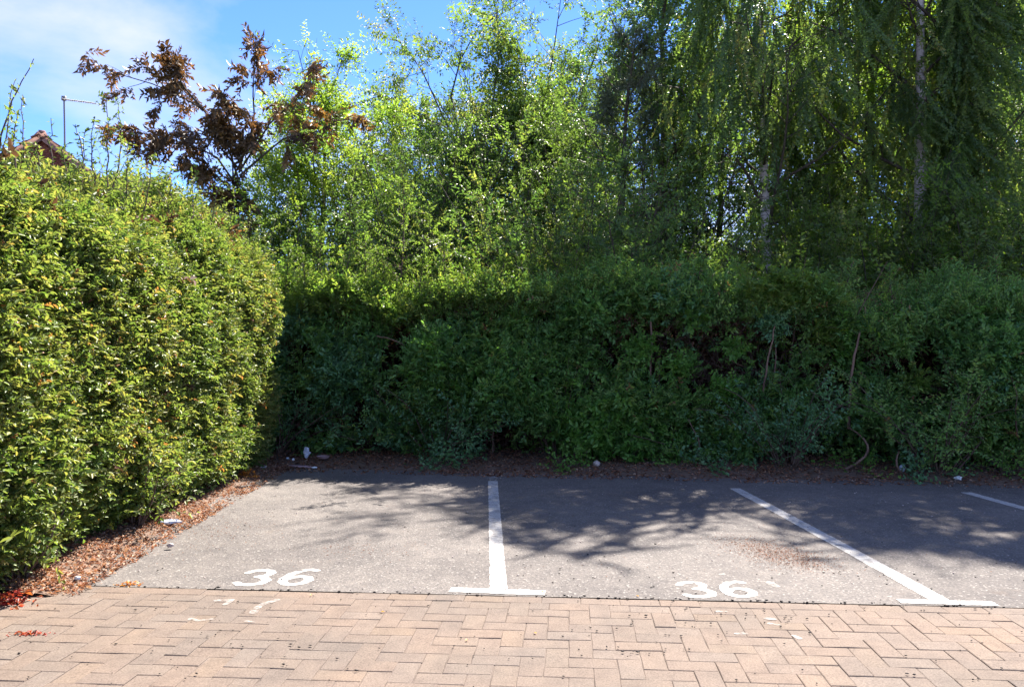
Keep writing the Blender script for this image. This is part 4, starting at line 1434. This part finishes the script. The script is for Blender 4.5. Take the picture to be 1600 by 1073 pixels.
# the loose airy tree in the middle
tree("tall loose tree of upright arching branches in the middle, open against the blue sky", at(790, 17.0), 6.2, 1002, 'bark', 'tree_mid', .076, .036, .13, 28, .10, R(42), lambda t: 4.2 * (1.10 - .45 * t), 11, .30, 17, .48, 13, hang=.15, tint0=.58, lift=.07, stop=.85,
     extra_limbs=[limb_px([(770, 330), (737, 225), (690, 195), (643, 176), (582, 142)], 16.7), limb_px([(760, 300), (700, 200), (659, 109), (630, 70), (612, 52)], 16.5), limb_px([(745, 330), (700, 130), (752, 34), (812, 8), (850, -20)], 16.9),
                  limb_px([(800, 300), (850, 170), (868, 60), (880, -30)], 16.5), limb_px([(820, 320), (890, 190), (930, 90), (960, -20)], 17.1), limb_px([(780, 330), (800, 180), (790, 80), (772, 0)], 17.3)])
# withered tree: drooping brown leaves in tufts
tree("tree with withered drooping brown leaves on long bare limbs reaching left", at(372, 12.0), 4.6, 1003, 'bark', 'brown_leaf', .085, .036, .060, 4, .6, R(24), lambda t: .8, 9, .24, 8, .24, 14, hang=-.25, grav3=.6, clump=None, tint0=.45, limb_r=.38, t2min=.38, wander=.012,
     extra_limbs=[limb_px([(374, 285), (352, 215), (318, 172), (262, 138), (205, 122), (150, 104)], 12.0, -.4), limb_px([(318, 172), (290, 140), (277, 118), (274, 86)], 11.8, -.1), limb_px([(374, 262), (398, 190), (394, 130), (402, 98), (404, 66)], 12.0),
                  limb_px([(373, 295), (335, 240), (292, 226), (240, 210), (192, 206)], 12.0, -.4), limb_px([(373, 270), (420, 195), (468, 150), (492, 108)], 12.0, .4), limb_px([(374, 255), (360, 195), (348, 165), (342, 132)], 12.0, -.2),
                  limb_px([(374, 275), (440, 218), (500, 205), (552, 180)], 12.0, .5), limb_px([(374, 265), (330, 215), (300, 204), (258, 216)], 12.0, -.4), limb_px([(373, 310), (348, 284), (330, 268), (300, 258)], 12.0, -.3)])
# weeping birches
WB = dict(n2=12, l2=.46, n3=14, clump=(1.15, .45, -.02), l3=1.0, per=52, grav2=.10, grav3=1.1, hang=-.35, spread3=.5, lift=.02)
tree("weeping birch with hanging curtains of small leaves right of the middle", at(1205, 12.0), 9.3, 1004, 'birch', 'birch_leaf', .050, .030, .11, 26, .26, R(64), lambda t: 3.5 * (1.15 - .85 * t), name="birch_tree", **WB)
tree("weeping birch with a pinkish white forked trunk showing at the top right", at(1437, 11.2), 9.2, 1005, 'birch', 'birch_leaf', .050, .030, .135, 26, .26, R(64), lambda t: 3.5 * (1.15 - .85 * t), lean=(.045, 0), name="birch_tree", wander=.012, near_short=.35, open_trunk=True,
     extra_limbs=[limb_px([(1470, 48), (1452, 24), (1436, 10), (1412, -18)], 11.2, -.2), limb_px([(1475, 34), (1486, 12), (1494, -6), (1502, -40)], 11.2, -.1)], **WB)
tree("weeping birch at the right edge, its hanging twigs blue green in shade", at(1670, 12.6), 8.4, 1006, 'birch', 'birch_leaf', .050, .030, .11, 24, .26, R(64), lambda t: 3.4 * (1.15 - .85 * t), name="birch_tree", **WB)
# broadleaf trees among and behind them
tree("dark broadleaf tree left of the first weeping birch, blocking the sky", at(1045, 13.4), 8.6, 1007, 'bark', 'tree_dark', .066, .034, .12, 26, .18, R(50), lambda t: 3.1 * (1.12 - .7 * t), 11, .42, 15, .45, 14, hang=.2)
tree("yellow green backlit tree between the two weeping birches", at(1330, 14.0), 8.8, 1008, 'bark', 'tree_yellow', .062, .032, .13, 24, .2, R(50), lambda t: 3.1 * (1.12 - .7 * t), 11, .42, 15, .45, 14, hang=.2, tint0=.35)
tree("dark green tree far right behind the forked birch", at(1540, 14.2), 7.2, 1009, 'bark', 'tree_mid', .062, .032, .12, 24, .18, R(50), lambda t: 3.1 * (1.12 - .7 * t), 11, .42, 15, .45, 14, hang=.2, tint0=.4)
tree("grey green feathery conifer between the loose tree and the dark broadleaf tree", at(985, 12.2), 6.4, 1010, 'bark', 'grey_leaf', .040, .012, .09, 30, .12, R(80), lambda t: 1.3 * (1.1 - .85 * t), 11, .45, 9, .30, 22, hang=.1, name="conifer_tree", lift=.03)

tree("dark green rounded tree low behind the tall leafy spire", at(712, 15.2), 5.0, 1011, 'bark', 'tree_dark', .066, .034, .11, 24, .10, R(52), lambda t: 2.4 * (1.12 - .6 * t), 11, .42, 15, .45, 13, hang=.2)
tree("dark green rounded tree low behind the feathery conifer", at(905, 15.6), 5.6, 1012, 'bark', 'tree_mid', .066, .034, .11, 24, .10, R(52), lambda t: 2.5 * (1.12 - .6 * t), 11, .42, 15, .45, 13, hang=.2, tint0=.3)

for lb_, x_, Y_, H_, mt_, sd_ in (("tall leafy tree far back, seen between the conifer and the first weeping birch", 1110, 16.2, 7.4, 'tree_dark', 1013), ("tall leafy tree far back, seen between the two weeping birch trunks", 1275, 16.8, 7.8, 'tree_mid', 1014),
                                  ("tall leafy tree far back, seen right of the forked birch trunk", 1420, 16.6, 7.6, 'tree_dark', 1015), ("tall leafy tree far back at the right edge", 1590, 16.0, 7.2, 'tree_mid', 1016),
                                  ("slim leafy tree far back, just left of the feathery conifer", 905, 18.0, 7.2, 'tree_mid', 1017), ("slim leafy tree far back, left of the tall loose tree", 668, 18.2, 6.2, 'tree_mid', 1018)):
    tree(lb_, at(x_, Y_), H_, sd_, 'bark', mt_, .074, .038, .11, 26, .12, R(50), lambda t: 2.7 * (1.12 - .6 * t), 11, .42, 15, .5, 14, hang=.2, tint0=.45, clump=(.9, 1.0, -.2))

# understorey shrubs between the hedge and the trees
under = [
    ("mid green bush behind the hedge, below the withered brown tree", 400, 12.6, 3.65, 1.19, 'tree_mid', .55), ("dense green bush behind the hedge, left of the tall leafy spire", 520, 12.8, 3.95, 1.38, 'tree_mid', .45),
    ("dark bush behind the hedge, right of the tall leafy spire", 690, 12.4, 3.85, 1.25, 'tree_dark', .4), ("bush with pale dusty leaves at the foot of the loose tree", 780, 12.0, 3.55, 1.06, 'tree_mid', .8),
    ("dark thicket bush behind the hedge below the conifer", 890, 11.2, 3.85, 1.25, 'tree_dark', .4), ("dark bush behind the hedge below the dark broadleaf tree", 1000, 11.0, 3.65, 1.12, 'tree_dark', .5),
    ("bush left of the bright gap of sky under the first birch", 1080, 11.5, 2.70, 0.73, 'tree_mid', .5), ("bush right of the bright gap of sky under the first birch", 1235, 11.0, 3.00, 0.89, 'tree_mid', .5),
    ("olive green bush below the yellow green backlit tree", 1330, 11.4, 3.65, 1.12, 'tree_yellow', .2), ("bush below the forked birch trunk", 1430, 11.0, 3.55, 1.12, 'tree_mid', .55),
    ("bush behind the hedge near the right edge", 1540, 10.8, 3.75, 1.12, 'tree_mid', .35), ("bush beyond the far right end of the hedge", 1690, 10.6, 3.75, 1.25, 'tree_dark', .5),
    ("tall light green bush filling the gap between the yellow green tree and the loose tree", 612, 13.6, 5.0, 1.1, 'tree_mid', .6), ("light green bush at the left end of the tree belt, against the sky", 335, 13.0, 3.7, .9, 'tree_yellow', .4),
    ("tall light green bush right of the loose tree's trunk", 880, 13.8, 5.2, 1.2, 'tree_mid', .55), ("tall back row bush seen under the loose tree's branches", 640, 14.5, 5.00, 1.75, 'tree_mid', .4), ("tall back row bush behind the dark thicket", 860, 15.0, 5.40, 1.88, 'tree_dark', .5), ("tall back row bush behind the withered brown tree", 330, 14.8, 4.20, 1.62, 'tree_mid', .6),
    ("tall back row bush between the birches", 1290, 15.5, 4.60, 1.75, 'tree_dark', .5), ("tall back row bush behind the forked birch", 1450, 15.5, 5.00, 1.88, 'tree_yellow', .2), ("tall back row bush at the far right", 1620, 15.0, 5.40, 1.88, 'tree_mid', .5), ("tall back row bush left of the bright gap of sky", 990, 15.5, 5.00, 1.62, 'tree_dark', .5)]
for i, (lb, x, Y, hgt, rad, mt, t0_) in enumerate(under):
    big = Y > 14
    shrub("bush", lb, "bush", at(x, Y), hgt, rad, mt, 44 if not big else 54, 44 if not big else 50, 13, .055, .028, 800 + i, "bushes filling the ground under the trees", t0_, arch=.05, wood='bark', tw_len=.34 if not big else .45)

# ------------------------------------------------------------------ houses
def tiles_on(origin, ux, uv, un, Lx, Lv, tw, th, clip=None, thick=.012):
    """rows of small tiles on a plane: origin lower left, ux along, uv up the slope, un outward"""
    rng = np.random.default_rng(5)
    items = []
    rows, cols_ = int(Lv / th), int(Lx / tw)
    for r_ in range(rows):
        for c_ in range(cols_ + 1):
            x = (c_ + (.5 if r_ % 2 else 0)) * tw
            v = r_ * th
            if clip and not clip(x, v): continue
            tilt = .11
            a = uv * math.cos(tilt) - un * math.sin(tilt)
            b = un * math.cos(tilt) + uv * math.sin(tilt)
            m = np.stack([ux, a, b], 1)
            items.append((origin + ux * x + uv * (v + th * .6) + un * (.02 + rng.normal(0, .0025)), (tw * .48, th * .62, thick), m))
    return boxes_np(items)


def window(parent, c, w, h, nrm_y=-1):
    x, y, z = c
    fr = [((x - w / 2, y, z), (.04, .05, h / 2 + .04), None), ((x + w / 2, y, z), (.04, .05, h / 2 + .04), None), ((x, y, z + h / 2), (w / 2 - .042, .048, .04), None), ((x, y, z - h / 2), (w / 2 - .042, .048, .04), None), ((x, y, z), (.025, .045, h / 2 - .042), None)]
    f = mesh_np("window", *boxes_np(fr), M['white_frame'], parent)
    p = mesh_np("pane", *boxes_np([((x, y + .01, z), (w / 2 - .043, .008, h / 2 - .043), None)]), M['glass'], parent)
    p.parent = f
    return f


def house(label, cx, y0, w, depth, eaves, apex, seed, hung=True):
    root = empty("house", (cx, y0, 0), label, "house")
    hw = w / 2
    V = np.array([[cx - hw, y0, -.1], [cx + hw, y0, -.1], [cx + hw, y0, eaves], [cx, y0, apex - .10], [cx - hw, y0, eaves],
                  [cx - hw, y0 + depth, -.1], [cx + hw, y0 + depth, -.1], [cx + hw, y0 + depth, eaves], [cx, y0 + depth, apex - .10], [cx - hw, y0 + depth, eaves]])
    me = bpy.data.meshes.new("wall")
    me.from_pydata(V.tolist(), [], [[0, 1, 2, 3, 4], [6, 5, 9, 8, 7], [1, 6, 7, 2], [5, 0, 4, 9]])
    me.materials.append(M['brick_wall']); me.update()
    link("wall", me, root)
    sl = math.hypot(hw, apex - eaves)
    for sgn in (-1, 1):
        up = np.array([-sgn * hw, 0, apex - eaves]) / sl
        nr = np.array([sgn * (apex - eaves), 0, hw]) / sl
        o = np.array([cx + sgn * hw, y0 - .15, eaves]) - up * .3
        ux = np.array([0, 1.0, 0])
        slab = boxes_np([(o + ux * (depth + .3) / 2 + up * (sl + .3) / 2 - nr * .05, ((depth + .3) / 2, (sl + .3) / 2, .05), np.stack([ux, up, nr], 1))])
        rf = mesh_np("roof", *slab, M['tile_roof'], root)
        mesh_np("roof_tiles", *tiles_on(o, ux, up, nr, depth + .2, sl + .28, .30, .22), M['tile_roof'], root)["kind"] = "stuff"
        vb = boxes_np([(np.array([cx + sgn * hw / 2, y0 - .17, (eaves + apex) / 2]) - nr * .12, (.03, sl / 2 + .12, .09), np.stack([np.array([0, 1., 0]), up, nr], 1))])
        mesh_np("verge_board", *vb, M['tile_roof'], root)
    rt = [((cx, y0 - .15 + .18 + k * .36, apex + .05), (.10, .17, .06), None) for k in range(int(depth / .36))]
    mesh_np("ridge", *boxes_np(rt), M['tile_roof'], root)
    if hung:
        tan = (apex - eaves) / hw
        mesh_np("hung_tiles", *tiles_on(np.array([cx - hw, y0, eaves - 1.2]), np.array([1., 0, 0]), np.array([0, 0, 1.]), np.array([0, -1., 0]), w, apex - eaves + 1.1, .165, .10,
                clip=lambda x, v: v - 1.2 < tan * min(x, w - x) - .28), M['tile_red'], root)["kind"] = "stuff"
        window(root, (cx, y0 - .03, eaves - 2.2), 1.8, 1.2)
        root.rotation_euler.z = R(22)
    else:
        for k in (-1, 1):
            window(root, (cx + k * hw * .5, y0 - .03, eaves - 1.1), 1.4, 1.15)
            window(root, (cx + k * hw * .5, y0 - .03, eaves - 3.7), 1.6, 1.25)
    return root


ap = px(66, 210, 28.0)
house("red tile hung gable of a house rising behind the left hedge", ap[0], 28.0, 6.4, 7.0, ap[2] - 2.45, ap[2], 1)
h2 = px(1290, 300, 30.0)
house("pinkish brick house glimpsed through gaps between the birches", h2[0], 30.0, 8.5, 8.0, 4.6, 6.6, 2, hung=False)
# aerial on its mast
mt_, mb_ = px(100, 154, 29.5), px(102, 245, 29.5)
aer = empty("tv_aerial", mb_, "thin television aerial on a tall mast beside the tiled gable", "aerial")
mesh_np("mast", *tube_geo(np.array([[mb_ - np.array([0, 0, 1.0]), (mb_ + mt_) / 2, mt_ + np.array([0, 0, .05])]]), [.035], [.03], 6), M['metal'], aer)
b0, b1 = px(96, 155, 29.5), px(150, 162, 29.0)
mesh_np("boom", *tube_geo(np.array([[b0, (b0 + b1) / 2, b1]]), [.022], [.018], 5), M['metal'], aer)
bd = unit((b1 - b0)[None])[0]
el = unit(np.cross(bd, [0, 0, 1.0])[None])[0]
for k in range(14):
    c = b0 + (b1 - b0) * (.12 + .066 * k)
    mesh_np("element", *tube_geo(np.array([[c - el * .16, c, c + el * .16]]), [.007], [.007], 4), M['metal'], aer)
mesh_np("clamp", *boxes_np([(mt_, (.07, .05, .08), None)]), M['metal'], aer)


# ------------------------------------------------------------------ litter things
def crumpled(name, label, cat, c, r, sq, mat, seed, nu=9, nv=7, amp=.32):
    rng = np.random.default_rng(seed)
    th = np.linspace(0, 2 * math.pi, nu, endpoint=False); ph = np.linspace(0.12, math.pi - .12, nv)
    Th, Ph = np.meshgrid(th, ph, indexing='ij')
    rr = r * (1 + rng.uniform(-amp, amp, Th.shape))
    V = np.stack([rr * np.sin(Ph) * np.cos(Th) * sq[0], rr * np.sin(Ph) * np.sin(Th) * sq[1], rr * np.cos(Ph) * sq[2]], -1).reshape(-1, 3)
    V[:, 2] -= V[:, 2].min()
    V += np.asarray(c)
    Fq = []
    for i in range(nu):
        j = (i + 1) % nu
        for k in range(nv - 1):
            Fq.append([i * nv + k, i * nv + k + 1, j * nv + k + 1, j * nv + k])
    caps = [[i * nv for i in range(nu)], [i * nv + nv - 1 for i in range(nu)][::-1]]
    me = bpy.data.meshes.new(name)
    me.from_pydata(V.tolist(), [], Fq + caps)
    me.materials.append(M[mat]); me.update()
    o = link(name, me)
    return tag(o, label, cat)


def zs(x, y, extra=.012):
    """point on top of whatever bank lies at photo pixel x,y"""
    p = gp(x, y, .05)
    q = p[:2] - ORG_B
    hb, _ = h_back(np.array([q @ hu]), np.array([q @ hn]))
    q2 = p[:2] - ORG_L
    hl, _ = h_left(np.array([q2[1]]), np.array([q2[0]]))
    z = max(float(hb[0]) if 0 < q @ hu < 11.4 and q @ hn < 1.1 else 0, float(hl[0]) if 0 < q2[1] < 5.3 and q2[0] < .6 else 0, 0) + extra
    p = gp(x, y, z)
    return p


crumpled("crumpled_paper", "crumpled bluish white paper against the hedge corner, tallest of the rubbish", "paper", zs(479, 716), .040, (1, .8, 1.35), 'blue_white', 1, amp=.4)
# bowl
c = zs(505, 717)
rng_ = np.random.default_rng(3)
prof = [(.025, .004), (.055, .010), (.072, .036), (.078, .038), (.060, .014), (.026, .010)]
kk = 16
V = np.array([[c[0] + r * math.cos(a), c[1] + r * math.sin(a), c[2] + z] for a in np.linspace(0, 2 * math.pi, kk, endpoint=False) for r, z in prof])
npf = len(prof)
Fq = [[i * npf + k, ((i + 1) % kk) * npf + k, ((i + 1) % kk) * npf + k + 1, i * npf + k + 1] for i in range(kk) for k in range(npf - 1)]
me = bpy.data.meshes.new("bowl"); me.from_pydata(V.tolist(), [], Fq + [[i * npf for i in range(kk)][::-1], [i * npf + npf - 1 for i in range(kk)]]); me.materials.append(M['pink_board']); me.update()
tag(link("bowl", me), "shallow pinkish discarded bowl on the litter near the hedge corner", "bowl")
# board strip
c = zs(470, 730)
V, Fq = boxes_np([(c + np.array([0, 0, .012]), (.135, .030, .007), np.array(Euler((.10, .05, -.10)).to_matrix()))])
tag(mesh_np("cardboard_strip", V, Fq, M['pink_board']), "flat pinkish cardboard strip lying on the litter near the hedge corner", "cardboard")
crumpled("jar_lid", "small white lid at the right end of the cardboard strip", "lid", zs(491, 732), .030, (1.2, .9, .42), 'white_plastic', 4, nu=12, nv=5, amp=.06)
crumpled("bottle_cap", "white bottle cap left of the crumpled paper, nearer the camera", "cap", zs(458, 720), .018, (1, 1, .9), 'white_plastic', 5, nu=10, nv=5, amp=.05)
crumpled("paper_scrap", "pale paper scrap just left of the white bottle cap", "paper", zs(450, 718), .018, (1.2, .8, .7), 'blue_white', 6)
crumpled("plastic_scrap", "thin grey plastic scrap at the left hedge corner beside the asphalt", "scrap", zs(412, 731), .024, (1.5, .7, .4), 'blue_white', 7)
crumpled("wrapper", "clear grey crumpled wrapper in the sun on the litter by the tall left hedge", "wrapper", zs(267, 819), .042, (1.6, 1.0, .40), 'blue_white', 8, amp=.45)
crumpled("stone", "pinkish stone at the asphalt's back edge right of the bramble bush", "stone", zs(932, 729), .036, (1.1, .9, .9), 'stone', 9, amp=.16)
crumpled("drink_can", "bluish white crushed can on the litter left of the dark ivy patch", "can", zs(1410, 737), .034, (1, .9, 1.1), 'blue_white', 10, amp=.15)
crumpled("paper_scrap", "white crumpled paper on the litter above the short right bay line", "paper", zs(1497, 750), .034, (1.4, .9, .5), 'white_plastic', 11, amp=.4)
crumpled("paper_scrap", "tiny white paper scrap right of the crushed can", "paper", zs(1486, 745), .020, (1.4, .9, .4), 'white_plastic', 12)
crumpled("stone", "white pebble on soil where the litter meets the near pavers", "stone", zs(121, 906), .016, (1.2, .8, .7), 'white_plastic', 13, amp=.15)
crumpled("stone", "greyish pebble in the litter below the clear wrapper", "stone", zs(266, 855), .020, (1.2, .8, .7), 'stone', 14, amp=.15)


def leaf_pile(name, label, cat, c, rx, ry, n, mat, seed, lo=.02, hi=.045, zr=.03):
    rng = np.random.default_rng(seed)
    g = rng.normal(0, .5, (n, 2)) * np.array([rx, ry])
    z = c[2] + rng.uniform(.002, 1, n) * zr * np.exp(-(g[:, 0] / rx) ** 2 - (g[:, 1] / ry) ** 2) + .003
    a = rng.uniform(0, 6.28, n)
    D = np.stack([np.cos(a), np.sin(a), rng.normal(0, .35, n)], -1)
    N = rng.normal(0, .5, (n, 3)) + np.array([0, 0, 1.])
    L = rng.uniform(lo, hi, n)
    o = leaves_obj(name, (np.c_[c[0] + g[:, 0], c[1] + g[:, 1], z], D, N, L, L * rng.uniform(.35, .6, n)), rng.uniform(0, 1, n), M[mat], None, kind=None, curl=.3)
    return tag(o, label, cat)


leaf_pile("leaf_pile", "heap of red leaves on the pavers at the near left hedge foot", "leaf pile", gp(20, 942, .0), .12, .085, 110, 'litter_red', 1, zr=.06)
leaf_pile("leaf_pile", "thin dark red line of leaves on the left pavers", "leaf pile", gp(42, 991, .0), .10, .022, 60, 'litter_red', 2, .012, .025, zr=.012)
leaf_pile("leaf_pile", "small orange and green leaf tuft on the paving's edge near the left corner", "leaf pile", gp(203, 914, .0), .07, .025, 46, 'litter_orange', 3, .012, .03, zr=.02)
leaf_pile("leaf_pile", "curled orange leaf clump in the sun at the far end of the left hedge", "leaf pile", zs(386, 746), .10, .07, 60, 'litter_orange', 4, .03, .06, zr=.09)
for i, (x, y, lb) in enumerate(((595, 955, "tiny orange leaf on the pavers left of the bay line's cross bar"), (838, 989, "tiny orange leaf on the pavers nearest below the upright bay line's cross bar"), (731, 998, "tiny orange leaf lying nearest the camera left of the upright bay line"),
                                (845, 924, "tiny orange leaf at the right tip of the upright line's cross bar"), (998, 931, "tiny red leaf on the paving's edge left of the right hand 36"), (488, 928, "tiny brown leaf on the paving's edge below the left 36"))):
    p = gp(x, y, .006)
    leaves_obj("fallen_leaf", (np.array([p]), np.array([[math.cos(i * 2.1), math.sin(i * 2.1), .1]]), np.array([[.1, .2, 1.]]), np.array([.020]), np.array([.013])), np.array([.7]), M['litter_orange'], None, kind=None)
    tag(col.objects[-1], lb, "leaf", "single leaves fallen on the pavers")
